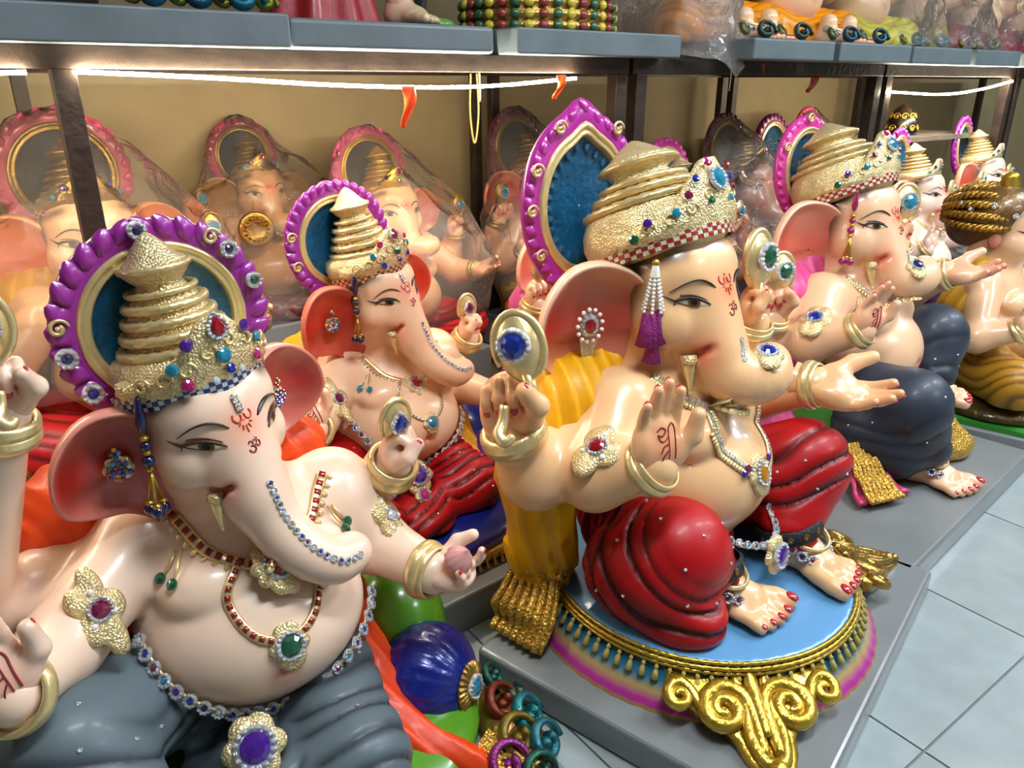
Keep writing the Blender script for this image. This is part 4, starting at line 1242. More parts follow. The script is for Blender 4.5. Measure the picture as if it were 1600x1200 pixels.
C_CFG = dict(name='seated_elephant_statue', label='large elephant-headed statue in red dhoti and yellow shawl on a round blue pedestal',
    o=(.60, 1.69), ang=128.5, S=1.0, h=.0062, lvl=3, skin='#e6b684', blush='#d65a40', legs='down', eye=(.088, .012, .9),
    squash=.86, neck=.9, head=((0, .27, .925), -9, 2, 0), crown_kind='broad', crown_s=1.04, plate_h=.115, crown_axis=(0, .42, .9),
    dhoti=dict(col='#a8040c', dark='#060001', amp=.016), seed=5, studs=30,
    knees={-1: (-.25, .07, .375), 1: (.26, -.04, .435)}, ankles={-1: (-.17, .03, .29), 1: (.14, -.06, .30)},
    drapes={-1: [((-.30, .13, .31), (.11, .16, .13)), ((-.28, .04, .235), (.10, .12, .075))], 1: [((.28, .03, .32), (.11, .16, .14))]},
    folds=[((-.27, -.01, .455), .047, 1.0, -1, .10, .095, ((0, .55, -.83), .15, .6), 'arc'), ((.25, 1, -.1), .052, .7, -1, .25, 0, ((0, 1, 0), .15, .22), 'plane'), ((.30, .12, .62), .06, .9, 1, .15, .16, ((0, -.6, -.8), -.2, .4), 'arc')],
    feet=[('R', (-.155, .03, .2), 10, 1.28), ('L', (.15, -.075, .2), -12, 1.22)],
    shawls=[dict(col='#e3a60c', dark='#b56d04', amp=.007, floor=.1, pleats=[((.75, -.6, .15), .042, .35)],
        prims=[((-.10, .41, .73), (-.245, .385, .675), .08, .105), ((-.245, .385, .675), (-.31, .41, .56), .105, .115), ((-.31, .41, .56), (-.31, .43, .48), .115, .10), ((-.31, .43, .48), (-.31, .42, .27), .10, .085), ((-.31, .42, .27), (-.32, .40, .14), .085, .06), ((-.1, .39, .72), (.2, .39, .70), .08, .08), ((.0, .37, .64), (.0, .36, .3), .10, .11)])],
    arms=[dict(sh=(-.21, .26, .675), el=(-.365, .235, .57), wr=(-.355, .095, .635), r=(.088, .08, .053), hand=('bless', 'R', (.06, .02, 1), (-.5, -.85, .1), 1.15), shri=1),
          dict(sh=(-.20, .33, .64), el=(-.415, .365, .555), wr=(-.475, .385, .675), r=(.085, .085, .056), hand=('grip', 'R', (-.02, .12, 1), (-.85, -.55, 0), 1.32), held=[dict(kind='emblem', at=(.03, -.045, .160), s=.054, col='blue', n=(-.1, -1, .1), up=(-.15, 0, 1)), dict(kind='goad')], bangles=[(-.006, 1.08, .017)]),
          dict(sh=(.21, .26, .675), el=(.36, .15, .56), wr=(.33, -.02, .638), r=(.085, .074, .052), hand=('open', 'L', (.15, -1, -.12), (-.35, -.2, 1), 1.28)),
          dict(sh=(.21, .33, .65), el=(.44, .28, .62), wr=(.40, .2, .755), r=(.085, .072, .05), hand=('grip', 'L', (0, .1, 1), (-.2, -1, 0), 1.05), held=[dict(kind='emblem', at=(-.02, -.03, .18), s=.075, col='green', n=(0, -1, 0))])],
    crown_gems=[(0, .098, .020, 'teal', 'round', True), (-26, .075, .010, 'wine', 'round', False), (22, .08, .010, 'wine', 'round', False), (-36, .045, .0105, 'teal', 'round', False), (-55, .04, .0105, 'purple', 'round', False), (-66, .015, .011, 'green', 'round', False), (-19, .105, .009, 'blue', 'round', False), (13, .125, .010, 'red', 'round', False), (-8, .135, .011, 'pink', 'round', False), (-9, .055, .009, 'green', 'round', False), (14, .055, .009, 'teal', 'round', False), (16, .1, .009, 'blue', 'round', False)],
    band=('#a31c1c', '#d9cdb0'), halo=dict(R=.195, asp=1.22, peak=.12, pos=(-.04, .265, .17), n=(-.12, -1, .1), rim='#a8248f', n_lobes=34, inner=1, scrolls=[(115, .02), (150, .02), (180, .018), (62, .02), (35, .02), (215, .018)]),
    ear=dict(red='#ac2a22', rim='#efc6a4', s=1.18, base=(.118, -.03, -.08), out=(.80, .52, 0)), tusks=(-1,), wrinkles=True,
    trunk=[(0, -.06, .03, .086), (0, -.10, -.04, .08), (0, -.135, -.105, .074), (.0, -.178, -.155, .069), (.02, -.225, -.175, .065), (.07, -.255, -.17, .058), (.11, -.24, -.15, .05)],
    chain=(.40, .62, .012, .0065, ['clear']),
    necklaces=[dict(pts=NECK1, w=.013, stones='silver', step=.008, drops=1, pend=('teal', .021, 'round', 6, 2.0), pend_at=.40, side_gems=[(-.058, .0, .0095, 'green'), (-.042, .02, .0095, 'wine'), (-.03, -.016, .0095, 'blue'), (.055, .005, .0095, 'green'), (.04, .018, .0095, 'wine')]),
        dict(pts=NECK2, w=.010, stones='silver', step=.008, drops=1, pend=('amber', .022, 'drop', 6, 1.9), pend_at=.46, side_gems=[(-.06, .012, .0095, 'purple'), (-.045, .02, .0095, 'wine'), (.05, .012, .0095, 'purple')])],
    jewels=[dict(name='armlet', p=(-.315, .24, .655), out=(-1, -.35, .25), s=.042, col='red', g=.42, lobes=3, amp=.5, asp=(1.15, 1.2), pearls=[(-.6, -.5), (.6, -.5), (0, .85)]),
            dict(name='trunk_ornament', p=(.02, .02, .80), out=(-.3, -.9, .5), s=.036, col='blue', g=.5, lobes=6, T=0)],
    belt=dict(pts=[(-.13, .02, .37), (-.08, -.03, .345), (-.02, -.06, .33), (.05, -.05, .335), (.10, -.01, .36)], out=(-.2, -1, .1), reach=0, step=.024, r=.0115, cols=['teal', 'navy', 'clear'], pend=[(-.02, .022, 'purple', 1.1)]))
rC, MHC, _ = build_idol(C_CFG)
base_slab(rC, -.54, .53, -.37, .45, 0, .085, SLAB)
pc = round_pedestal(rC, (-.01, .115), .405)
scroll_foot(rC, (-.01, .115), math.radians(222), .385, 1.2, depth=.2)
scroll_foot(rC, (-.01, .115), math.radians(-37), .43, 1.05, DGOLD)
cloth_end(rC, [(-.30, .40, .27), (-.36, .40, .24), (-.44, .38, .17), (-.47, .38, .10)], [.03, .06, .085, .08], GOLDCLOTH, amp=.010)
cloth_end(rC, [(-.29, .42, .34), (-.34, .38, .27), (-.38, .36, .24)], [.03, .05, .045], GOLDCLOTH, amp=.012)
bead_tassel(rC, ap(MHC, (-.165, -.075, .105)), 'pearl', 1.0)
ear_pendant(rC, MHC, C_CFG)
for M_, sx in (((-.168, .03), -1), ((.142, -.058), 1)):
    a = np.array([M_[0], M_[1], .308])
    o = obj('hem_band', MB().lathe([(.080, -.02), (.088, -.018), (.09, .018), (.082, .02)], 28, frame(a, (sx * -.1, .3, 1), (0, 1, 0), 1.0)), mat('black_brocade_hem', '#17151c', .55, .1, 0, .6, 120, var=.3), rC)
    for q in np.linspace(0, 2 * math.pi, 14, endpoint=False):
        F_ = frame(a, (sx * -.1, .3, 1), (0, 1, 0), 1.0)
        put('motif', 'hem_motif', u_curl, DGOLD, frame(ap(F_, (.0895 * math.cos(q), .0895 * math.sin(q), 0)), F_[:3, :3] @ np.array([math.cos(q), math.sin(q), 0]), F_[:3, 2], (.0075, .0095, .003)), o)

def lounge(**kw):
    """the reclining pose: right knee up, left leg folded"""
    c = dict(name='reclining_elephant_statue', legs={-1: 'down', 1: 'cross'}, lvl=3, lean=(.04, -.03), belly=1.06,
        squash=.78, neck=.85, fore_chain=(.105, .068), crown_axis=(0, .2, 1), head=((-.02, .185, .93), 18, 5, -5), crown_kind='slim', head_s=.82, crown_s=.98, crown_z=1.18,
        thigh=.86, dhoti_extra=[((-.05, -.01, .225), (.18, .13, .085)), ((-.1, -.14, .21), (.13, .12, .08))], knees={-1: (-.37, .0, .43), 1: (.10, -.13, .235)}, ankles={-1: (-.27, -.17, .27)},
        folds=[((-.30, .12, .62), .055, .8, -1, .2, .2), ((.14, .22, .42), .05, .8, 1, .3, .12)], studs=22,
        crown_gems=[(0, .112, .017, 'red', 'drop', True), (-21, .094, .0115, 'purple', 'round', False), (21, .094, .0115, 'purple', 'round', False), (0, .055, .0135, 'teal', 'round', False), (-33, .055, .0115, 'teal', 'round', False), (33, .06, .0105, 'teal', 'round', False), (-27, .018, .0115, 'pink', 'round', False), (30, .026, .0105, 'pink', 'round', False), (3, .025, .009, 'blue', 'round', False), (-9, .012, .0065, 'clear', 'round', False), (12, .016, .0065, 'clear', 'round', False)],
        chain=(.36, .97, .0155, .0078, ['purple', 'clear', 'purple', 'green', 'clear', 'clear', 'amber', 'green', 'blue', 'wine', 'clear', 'blue']),
        trunk=[(0, -.06, .03, .088), (0, -.105, -.04, .082), (-.002, -.15, -.125, .073), (.006, -.20, -.21, .066), (.03, -.26, -.285, .062), (.08, -.31, -.335, .058), (.14, -.315, -.345, .053)],
        tusks=(-1,), skin='#eecdb4', blush='#de7462',
        arms=[dict(sh=(-.17, .24, .66), el=(-.345, .10, .58), wr=(-.42, -.03, .61), r=(.085, .072, .05), hand=('bless', 'R', (-.25, .0, 1), (.1, -1, .4), 1.05), shri=1, bangles=[(-.004, 1.1, .012)]),
              dict(sh=(-.17, .31, .63), el=(-.47, .23, .62), wr=(-.345, .12, 1.03), r=(.082, .066, .045), hand=('grip', 'R', (.05, -.05, 1), (.15, -1, .2), .95), held=[dict(kind='emblem', at=(-.01, -.04, .17), s=.062, col='wine'), dict(kind='goad')], bangles=[(-.03, 1.1, .010), (-.01, 1.05, .010)]),
              dict(sh=(.235, .22, .645), el=(.315, .2, .515), wr=(.375, .02, .505), r=(.085, .074, .05), hand=('hold', 'L', (.66, -.72, .05), (-.15, -.3, 1), .95), held=[dict(kind='sweet', at=(-.0, -.055, .075), s=.034)], bangles=[(-.02, 1.1, .010), (.0, 1.05, .008)]),
              dict(sh=(.235, .30, .63), el=(.34, .33, .56), wr=(.375, .2, .70), r=(.08, .066, .045), hand=('grip', 'L', (.1, -.15, 1), (.65, -.7, .2), .98), held=[dict(kind='emblem', at=(-.02, .0, .13), s=.055, col='blue', gk='drop', n=(-.5, -.8, 0), up=(-.2, 0, 1))], bangles=[(-.02, 1.12, .013), (.004, 1.1, .011)])],
        jewels=[dict(name='armlet', p=(-.27, .15, .66), out=(-.6, -.8, .3), s=.046, col='wine', g=.36, lobes=5, amp=.45, asp=(.9, 1.35), pearls=[(-.45, -.5), (.45, -.3), (0, .75)]),
                dict(name='armlet', p=(.30, .18, .62), out=(.7, -.7, .3), s=.05, col='clear', g=.25, lobes=5, amp=.4, asp=(.8, 1.3), pearls=[(-.45, -.5), (.45, -.3), (0, .75)])],
        belt=dict(pts=[(-.22, .12, .53), (-.18, .03, .455), (-.11, -.03, .40), (-.03, -.04, .37), (.05, -.03, .365), (.13, .02, .39), (.2, .12, .44)], reach=.12, lift=.014, step=.031, r=.0155, cols=['clear', 'blue', 'wine', 'teal', 'purple', 'blue', 'navy'], pend=[(-.035, .029, 'purple', 1.0, (-.078, -.09, .347)), (-.095, .016, 'pink', 1.15, (-.085, -.14, .295))]))
    c.update(kw); return c

A_CFG = lounge(label='pale elephant-headed statue in grey dhoti with orange shawl in the left foreground', o=(-.438, 1.128), ang=146, S=.912, h=.0058,
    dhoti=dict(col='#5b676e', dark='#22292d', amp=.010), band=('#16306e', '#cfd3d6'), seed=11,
    halo=dict(R=.245, pos=(.015, .13, .20), n=(-.2, -1, .12), rim='#8f2489', n_lobes=30, flowers=[(185, 'navy', .021), (210, 'blue', .021), (95, 'navy', .019), (40, 'navy', .019), (15, 'green', .018)], scrolls=[(168, .018), (52, .018)]),
    ear=dict(red='#a01510', rim='#dc8f7c', s=1.08, base=(.108, -.02, -.065), out=(.90, .36, 0)), dark_lid=0,
    necklaces=[dict(pts=NECK1, w=.013, stones='red', step=.021, drops=1, pend=('red', .023, 'round', 9, 2.0)),
        dict(pts=[(-.06, .10, .69), (-.085, .07, .62), (-.055, .0, .555), (.01, -.03, .53), (.065, .0, .555), (.09, .07, .62), (.08, .1, .69)], w=.010, stones='red', step=.018, pend=('green', .021, 'round', 6, 1.8))],
    shawls=[dict(col='#d9480f', dark='#a51f0a', amp=.007, floor=.06, pleats=[((.8, .5, .2), .06, .3)], prims=[((-.11, .35, .76), (-.27, .36, .705), .07, .10), ((-.27, .36, .705), (-.33, .38, .5), .10, .10), ((-.20, .33, .62), (-.21, .29, .42), .10, .10), ((-.1, .38, .75), (.2, .38, .72), .08, .08), ((0, .38, .7), (0, .4, .3), .12, .14)], sprays=[([(-.24, .3, .45), (-.22, .3, .35)], .1, '#8e120c', .8)]),
            dict(col='#d9400e', dark='#a01c09', amp=.008, floor=.06, pleats=[((.85, .5, .1), .05, .3)], prims=[((.20, .26, .52), (.215, .22, .38), .055, .06), ((.215, .22, .38), (.22, .12, .25), .06, .065), ((.22, .12, .25), (.235, -.04, .15), .065, .06), ((.235, -.04, .15), (.36, -.17, .11), .06, .04)])])
rA, MHA, uA_ = build_idol(A_CFG)
neck_drops(rA, uA_, 'green')
bead_tassel(rA, ap(MHA, (-.168, -.045, .10)), 'navy', 1.0)
ear_cluster(rA, MHA, -1, A_CFG, 2); ear_cluster(rA, MHA, 1, A_CFG, 3)
base_slab(rA, -.52, .55, -.36, .5, 0, .07, SLAB)
blob(rA, 'seat_cushion', [((0, .12, .11), (.50, .40, .10)), ((.38, .28, .2), (.14, .16, .17)), ((-.38, .28, .2), (.14, .16, .17))], paint('#4f8a1c', .25, .4), .012, .07)
ball_cushion(rA, (.375, .07, .165), .135, (.55, -.8, .12), '#0e1f7a', True, 'teal')
curl_cluster(rA, [((.525, .02, .12), (.6, -.5, .6), .042), ((.50, -.06, .11), (.4, -.6, .7), .058), ((.535, -.12, .10), (.5, -.6, .6), .06), ((.475, -.165, .11), (.2, -.7, .7), .06), ((.53, -.20, .095), (.4, -.7, .6), .055), ((.42, -.21, .105), (0, -.7, .7), .055), ((.56, -.04, .085), (.7, -.4, .6), .045), ((.475, -.25, .085), (.1, -.8, .5), .05)],
             ['#1e5a4a', '#7a2f1c', '#1f7d86', '#7d6a1f', '#2a6f7a', '#8e2f7a', '#20563f'])
blob(rA, 'scroll_mass', [((.50, -.08, .07), (.07, .14, .05)), ((.46, -.19, .07), (.09, .07, .04))], DGOLD, .012, .05)
cloth_end(rA, [(.40, -.14, .13), (.43, -.19, .115), (.46, -.25, .10)], [.03, .045, .05], GOLDCLOTH, amp=.006)

B_CFG = lounge(label='elephant-headed statue in red dhoti and yellow scarf seated behind a purple ball cushion', o=(-.27, 2.032), ang=140, S=.8, z=.08, h=.0078, lvl=3,
    dhoti=dict(col='#a8040c', dark='#060001', amp=.015), band=('#8e2a1c', '#cdb98c'), seed=21, skin='#eec6a2', knees={-1: (-.36, .02, .36), 1: (.15, -.11, .245)},
    head=((-.02, .205, .95), 18, 2, -6), head_s=.86,
    halo=dict(R=.24, pos=(-.03, .15, .21), n=(-.25, -1, .12), rim='#93228c', n_lobes=34, scrolls=[(165, .02), (195, .02)]),
    ear=dict(red='#b82612', rim='#d8715a', s=1.15, base=(.125, -.01, -.075), out=(.90, .36, 0)), folds=[((-.30, .12, .55), .045, .9, -1, .2, .15), ((.14, .24, .42), .042, 1, 1, .25, .1)],
    necklaces=[dict(pts=NECK1, w=.0085, stones=None, step=.014, drops=1, pend=('red', .020, 'round', 9, 2.0)),
        dict(pts=[(-.06, .10, .69), (-.085, .07, .62), (-.055, .0, .555), (.01, -.03, .53), (.065, .0, .555), (.09, .07, .62), (.08, .1, .69)], w=.006, stones='silver', step=.012, pend=('teal', .018, 'round', 6, 1.8))],
    shawls=[dict(col='#e0a012', dark='#b06a08', amp=.007, floor=.06, pleats=[((.8, .5, .2), .06, .3)], prims=[((-.15, .33, .80), (-.26, .35, .70), .07, .09), ((-.26, .35, .70), (-.27, .36, .45), .09, .10), ((0, .38, .7), (0, .4, .3), .12, .14)]),
            dict(col='#e0a012', dark='#b06a08', amp=.006, floor=.06, pleats=[((.85, .5, .1), .05, .3)], prims=[((.23, .25, .52), (.275, .20, .38), .05, .06), ((.275, .20, .38), (.285, .10, .25), .06, .06), ((.285, .10, .25), (.31, -.06, .15), .06, .06), ((.31, -.06, .15), (.39, -.2, .10), .06, .05)])])
B_CFG['crown_gems'] = [(0, .112, .016, 'red', 'drop', True), (-22, .094, .011, 'pink', 'round', False), (22, .094, .011, 'pink', 'round', False), (2, .055, .0135, 'green', 'round', False), (-33, .06, .011, 'teal', 'round', False), (30, .065, .0105, 'teal', 'round', False), (-22, .02, .011, 'blue', 'round', False), (28, .03, .0105, 'blue', 'round', False), (4, .022, .009, 'purple', 'round', False)]
B_CFG['arms'][3]['held'][0].update(col='wine', n=(-.2, -1, 0)); B_CFG['arms'][3]['hand'] = ('grip', 'L', (.05, -.1, 1), (.2, -1, .2), 1.0)
B_CFG['arms'][1] = dict(sh=(-.2, .3, .68), el=(-.38, .22, .56), wr=(-.42, .06, .66), r=(.08, .066, .045), hand=('grip', 'R', (0, -.05, 1), (.15, -1, .2), .95))
B_CFG['arms'][2]['hand'] = ('open', 'L', (.62, -.75, .05), (-.15, -.3, 1), .95); B_CFG['arms'][2]['held'] = []
rB, MHB, uB_ = build_idol(B_CFG)
neck_drops(rB, uB_, 'teal')
bead_tassel(rB, ap(MHB, (-.168, -.045, .10)), 'navy', 1.0)
ear_cluster(rB, MHB, -1, B_CFG, 4); ear_cluster(rB, MHB, 1, B_CFG, 5)
base_slab(rB, -.5, .53, -.42, .36, -.1, .04, SLAB)
blob(rB, 'seat_cushion', [((0, .08, .11), (.50, .40, .10)), ((.36, .28, .25), (.14, .16, .17))], paint('#101f7a', .3, .35), .013, .04)
ball_cushion(rB, (.385, .06, .24), .105, (.6, -.7, .1), '#6d2f9c', False, 'teal')
B_BR = obj('fringe_band', MB().box((-.42, -.33, .06), (.46, -.30, .095)), YGOLD, rB, False)
for i in range(26):
    put('tassel', 'fringe_tassel', u_tassel, mat('fringe_thread', '#cdb763', .5, .2, 0, .4, 300, var=.2), frame((-.40 + i * .034, -.335, .075), (0, .3, 1), (0, 1, 0), (.016, .016, .02)), B_BR)
for i in range(9):
    put('leaf_petal', 'rim_petal', u_petal, mat('metal_paint_%d' % (i % 3), ('#1d5e4c', '#7a2478', '#12604a')[i % 3], .25, .6, .4, .3, 40, var=.4), frame((.47 + .012 * (i % 3), -.24 + .03 * i, .10 + .012 * (i % 2)), (.8, -.5, .3), (.1, .4, 1), (.03, .055, .03)), rB)
cloth_end(rB, [(.37, -.17, .15), (.41, -.21, .13), (.45, -.26, .10)], [.03, .05, .055], GOLDCLOTH, amp=.008)

D_CFG = dict(C_CFG)
D_CFG.update(label='elephant-headed statue in dark navy dhoti and pink shawl behind the blue pedestal statue', o=(1.454, 2.64), ang=134, S=1.0, z=0, h=.0085, lvl=2, skin='#e4b690',
    head=((0, .29, .925), -6, 0, 0), dhoti=dict(col='#2b3240', dark='#10131a', amp=.010), seed=8, floor_z=.1, wrinkles=False,
    knees={-1: (-.24, -.10, .385), 1: (.22, .0, .50)}, ankles={-1: (-.17, -.15, .22), 1: (.13, -.05, .38)},
    drapes={-1: [((-.26, .0, .25), (.11, .15, .14)), ((-.24, -.06, .2), (.10, .12, .1))], 1: [((.22, .05, .36), (.12, .16, .17))]},
    folds=[((-.25, .0, .56), .055, .6, -1, .22, .2), ((.25, .05, .62), .055, .8, 1, .22, .15)],
    feet=[('R', (-.155, -.13, .085), 0, 1.25), ('L', (.12, -.02, .30), 0, 1.15)],
    shawls=[dict(col='#d8508c', dark='#a82a60', amp=.006, floor=.085, pleats=[((.75, -.6, .15), .042, .35)], prims=[((-.10, .41, .73), (-.245, .385, .67), .08, .10), ((-.245, .385, .67), (-.30, .40, .5), .10, .09), ((-.30, .40, .5), (-.32, .36, .2), .09, .08), ((-.32, .36, .2), (-.36, .1, .12), .08, .06), ((-.1, .39, .78), (.2, .39, .74), .08, .08), ((0, .4, .7), (0, .42, .3), .12, .14)])],
    halo=dict(R=.175, asp=1.12, pos=(.02, .22, .17), n=(-.1, -1, .1), rim='#cf3a98', n_lobes=30, scrolls=[(95, .02), (150, .02)]),
    ear=dict(red='#c85844', rim='#efc4a6', s=1.18, base=(.118, -.03, -.08), out=(.80, .52, 0)),
    necklaces=[dict(pts=NECK1, w=.010, stones='silver', step=.012, drops=1, pend=('navy', .017, 'round', 6, 2.0))],
    jewels=[dict(name='armlet', p=(-.315, .24, .655), out=(-1, -.35, .25), s=.05, col='blue', g=.4, lobes=6, amp=.3, pearls=[]), dict(name='trunk_ornament', p=(-.02, .05, .80), out=(-.5, -.9, .3), s=.034, col='navy', g=.5, lobes=6, T=0)],
    arms=[dict(sh=(-.21, .26, .675), el=(-.365, .235, .57), wr=(-.35, .075, .638), r=(.088, .08, .05), hand=('bless', 'R', (.03, -.25, 1), (-.35, -.9, .1), 1.05), shri=1),
          dict(sh=(-.21, .33, .65), el=(-.44, .39, .53), wr=(-.45, .345, .64), r=(.085, .08, .052), hand=('grip', 'R', (0, .1, 1), (-.7, -.7, 0), 1.1), held=[dict(kind='emblem', at=(.02, -.03, .15), s=.06, col='green', n=(.3, -1, 0))]),
          dict(sh=(.21, .26, .675), el=(.36, .16, .62), wr=(.35, .03, .715), r=(.085, .07, .05), hand=('open', 'L', (.15, -1, .1), (-.3, -.2, 1), 1.15)),
          dict(sh=(.21, .33, .65), el=(.38, .28, .66), wr=(.32, .22, .80), r=(.08, .066, .048), hand=('grip', 'L', (0, .05, 1), (-.3, -1, 0), 1.0), held=[dict(kind='emblem', at=(-.02, -.03, .17), s=.07, col='teal', n=(-.4, -1, 0))])])
rD, MHD, uD_ = build_idol(D_CFG)
neck_drops(rD, uD_, 'navy')
base_slab(rD, -.74, .40, -.36, .34, 0, .085, SLAB, rz=-3)
bead_tassel(rD, ap(MHD, (-.165, -.085, .105)), 'pink', 1.1)
blob(rD, 'seat_cushion', [((0, .25, .16), (.36, .26, .12)), ((-.22, .25, .3), (.1, .16, .14))], paint('#3f8f2a', .3, .3), .014, .085)
cloth_end(rD, [(-.33, .10, .22), (-.38, -.02, .16), (-.42, -.12, .10)], [.04, .07, .12], paint('#c0346c', .35), amp=.01)
cloth_end(rD, [(-.36, .02, .24), (-.41, -.06, .17), (-.45, -.14, .115)], [.04, .06, .075], GOLDCLOTH, amp=.007)
blob(rD, 'foot_rest', [((.12, -.05, .2), (.1, .12, .11)), ((.12, -.1, .13), (.12, .14, .07))], GOLDCLOTH, .012, .085, disp=lambda X, Y, Z: .008 * np.sin(60 * Y + 30 * X))

# ------------------------------------------------------------------ statues further back, under and beyond the shelf
FACE = 143.6
def back_idol(label, o, S, z, ang=FACE, skin='#e8bf98', dcol='#a51218', ddark='#2a0505', rim='#c03a86', disc=None, gold=None, ears=('#d8622c', '#eeb08a'), shawl=None, h=.013, lvl=1, name='elephant_statue', group='statues crowded under the shelf', **kw):
    g = gold or GOLD
    c = dict(name=name, label=label, group=group, o=o, ang=ang, S=S, z=z, h=h, lvl=lvl, skin=skin, blush='#d9694f', legs='cross', gold=g, goldr=g if gold else GOLDR,
        head=((0, .26, .94), 0, 2, 0), dhoti=dict(col=dcol, dark=ddark, amp=.010), folds=[((-.2, .15, .5), .05, .8, -1, .2, .1), ((.2, .15, .5), .05, .8, 1, .2, .1)], tusks=(-1, 1),
        arms=[dict(sh=(-.21, .25, .71), el=(-.35, .2, .55), wr=(-.34, .05, .62), hand=('bless', 'R', (0, 0, 1), (0, -1, .1), 1.0)),
              dict(sh=(-.21, .31, .69), el=(-.42, .28, .62), wr=(-.40, .2, .78), hand=('grip', 'R', (0, 0, 1), (0, -1, .1), 1.0), held=[dict(kind='emblem', at=(.0, -.035, .16), s=.06, col='teal')]),
              dict(sh=(.21, .25, .71), el=(.36, .15, .57), wr=(.38, -.02, .60), hand=('open', 'L', (.3, -1, .1), (-.2, -.3, 1), 1.0)),
              dict(sh=(.21, .31, .69), el=(.42, .28, .62), wr=(.40, .2, .78), hand=('grip', 'L', (0, 0, 1), (0, -1, .1), 1.0), held=[dict(kind='emblem', at=(.0, -.035, .16), s=.06, col='teal')])],
        crown_gems=[(0, .10, .015, 'red', 'drop', True), (-25, .07, .011, 'purple', 'round', False), (25, .07, .011, 'purple', 'round', False), (0, .045, .012, 'green', 'round', False), (-40, .04, .011, 'teal', 'round', False), (40, .04, .011, 'teal', 'round', False)],
        crown_s=.85, crown_axis=(0, .25, 1), halo=dict(R=.235, pos=(0, .19, .2), rim=rim, n_lobes=26, gold=g), ear=dict(red=ears[0], rim=ears[1], s=1.1, base=(.13, .0, -.06), out=(.88, .42, 0)),
        necklaces=[dict(pts=NECK1, w=.008, step=.016, drops=1, pend=('red', .017, 'round', 6, 2.0))], belt=None)
    if disc: c['halo']['disc'] = disc
    if shawl: c['shawls'] = [dict(col=shawl[0], dark=shawl[1], floor=.15, pleats=[((.75, -.6, .15), .05, .3)], prims=[((-.12, .36, .80), (-.25, .36, .72), .08, .1), ((-.25, .36, .72), (-.29, .4, .4), .1, .09), ((-.1, .39, .78), (.2, .39, .74), .08, .08), ((.0, .4, .7), (0, .42, .3), .12, .14)])]
    c.update(kw)
    if kw.get('low_hand'): c['arms'][0] = dict(sh=(-.21, .25, .69), el=(-.40, .14, .50), wr=(-.455, -.09, .26), r=(.085, .07, .05), hand=('open', 'R', (.05, -.35, -1), (0, -1, .35), 1.05))
    r, MH, _ = build_idol(c)
    return r, MH
def plinth(r, z0=.0, material=None, x=.44, y0=-.3, y1=.46, z1=.2):
    base_slab(r, -x, x, y0, y1, z0, z1, material or SLAB)

def put_row(t, n): return row(t, n)[:2]
DARKD = mat('halo_dark_paint', '#26323c', .35, .2, .4, .3, 60, var=.3)
rE, MHE = back_idol('pale elephant-headed statue in purple dhoti with a purple-rimmed halo, beside the far post', (2.30, 4.03), .74, .16, ang=134, skin='#f0d6c4', dcol='#3a1a4c', ddark='#160a20', rim='#8c2290', ears=('#c43a26', '#e8a890'), h=.011, group=None)
rF, MHF = back_idol('pale elephant-headed statue with thin purple halo, farthest right behind the turbaned statue', (2.92, 4.55), .74, .2, ang=134, skin='#f0d6c4', dcol='#c9c4c0', ddark='#6a6460', rim='#8a1f8c', ears=('#c43a26', '#e8a890'), h=.012, group=None)
rH, MHH = back_idol('large elephant-headed statue with orange ears under plastic at the left edge', (-1.17, 2.24), .88, .118, ang=138, skin='#edb887', rim='#c44a6a', gold=DGOLD, disc=DARKD, ears=('#e0641c', '#efa468'), h=.010, shawl=('#d8a015', '#a86a08'), low_hand=1)
rJ, MHJ = back_idol('peach elephant-headed statue with pink halo under clear plastic behind the yellow-scarf statue', (-.36, 2.95), .72, .25, ang=138, skin='#edb98a', rim='#d8588e', gold=YGOLD, disc=DARKD, ears=('#e06a24', '#f0a070'), h=.010, dcol='#b01418')
rK, MHK = back_idol('dark gold-crowned statue with a red petal halo and gold disc against the wall', (-.883, 2.955), .62, .42, ang=138, skin='#b98a5a', rim='#b8305a', gold=DGOLD, disc=DARKD, ears=('#9a6a2c', '#b88a4a'), h=.013, dcol='#5a1a14')
rL, MHL = back_idol('shadowed elephant-headed statue with red ear under plastic between the two rack posts', (.26, 3.45), .76, .25, ang=134, skin='#c89a78', rim='#7a1f4a', gold=DGOLD, disc=DARKD, ears=('#c4402c', '#d88a70'), h=.013, dcol='#c88a14')
rM, MHM = back_idol('statue with black turban and pink halo half hidden behind the big gold crown', (.88, 3.2), .72, .19, ang=138, skin='#c89a78', rim='#c43a90', ears=('#d06048', '#eab898'), h=.013, dcol='#1c4a40')
rR, MHR = back_idol('peach statue with pink shawl hidden behind the big statue, one emblem hand showing', (.42, 2.53), .80, .1, ang=138, skin='#edc49c', rim='#c43a90', ears=('#d06048', '#eab898'), h=.011, dcol='#12303a', shawl=('#c8508a', '#8a2a5c'), halo=None, crown_z=.6)
rN, MHN = back_idol('brown-faced elephant-headed statue under plastic holding up two emblems', (1.25, 3.62), .74, .25, ang=138, skin='#a8704e', rim='#5a2030', gold=DGOLD, disc=DARKD, ears=('#7a3a24', '#a06a48'), h=.013, dcol='#4a1a1a')
rO, MHO = back_idol('elephant-headed statue with purple halo and orange shawl next to the middle post', (1.62, 3.98), .80, .15, ang=136, skin='#ecd0ba', rim='#8e2070', ears=('#d84a20', '#eaa080'), h=.012, shawl=('#e0521a', '#a8300c'), dcol='#b01a18')
rP, MHP = back_idol('pink-haloed statue wrapped in cloudy plastic behind the far post', (2.02, 4.66), .74, .25, ang=138, skin='#e8b090', rim='#d04a80', ears=('#d06040', '#e8a888'), h=.016, dcol='#b84a60')
for r in (rE, rF): plinth(r, -.0)
plinth(rR, 0, x=.3, y0=-.14, y1=.3)
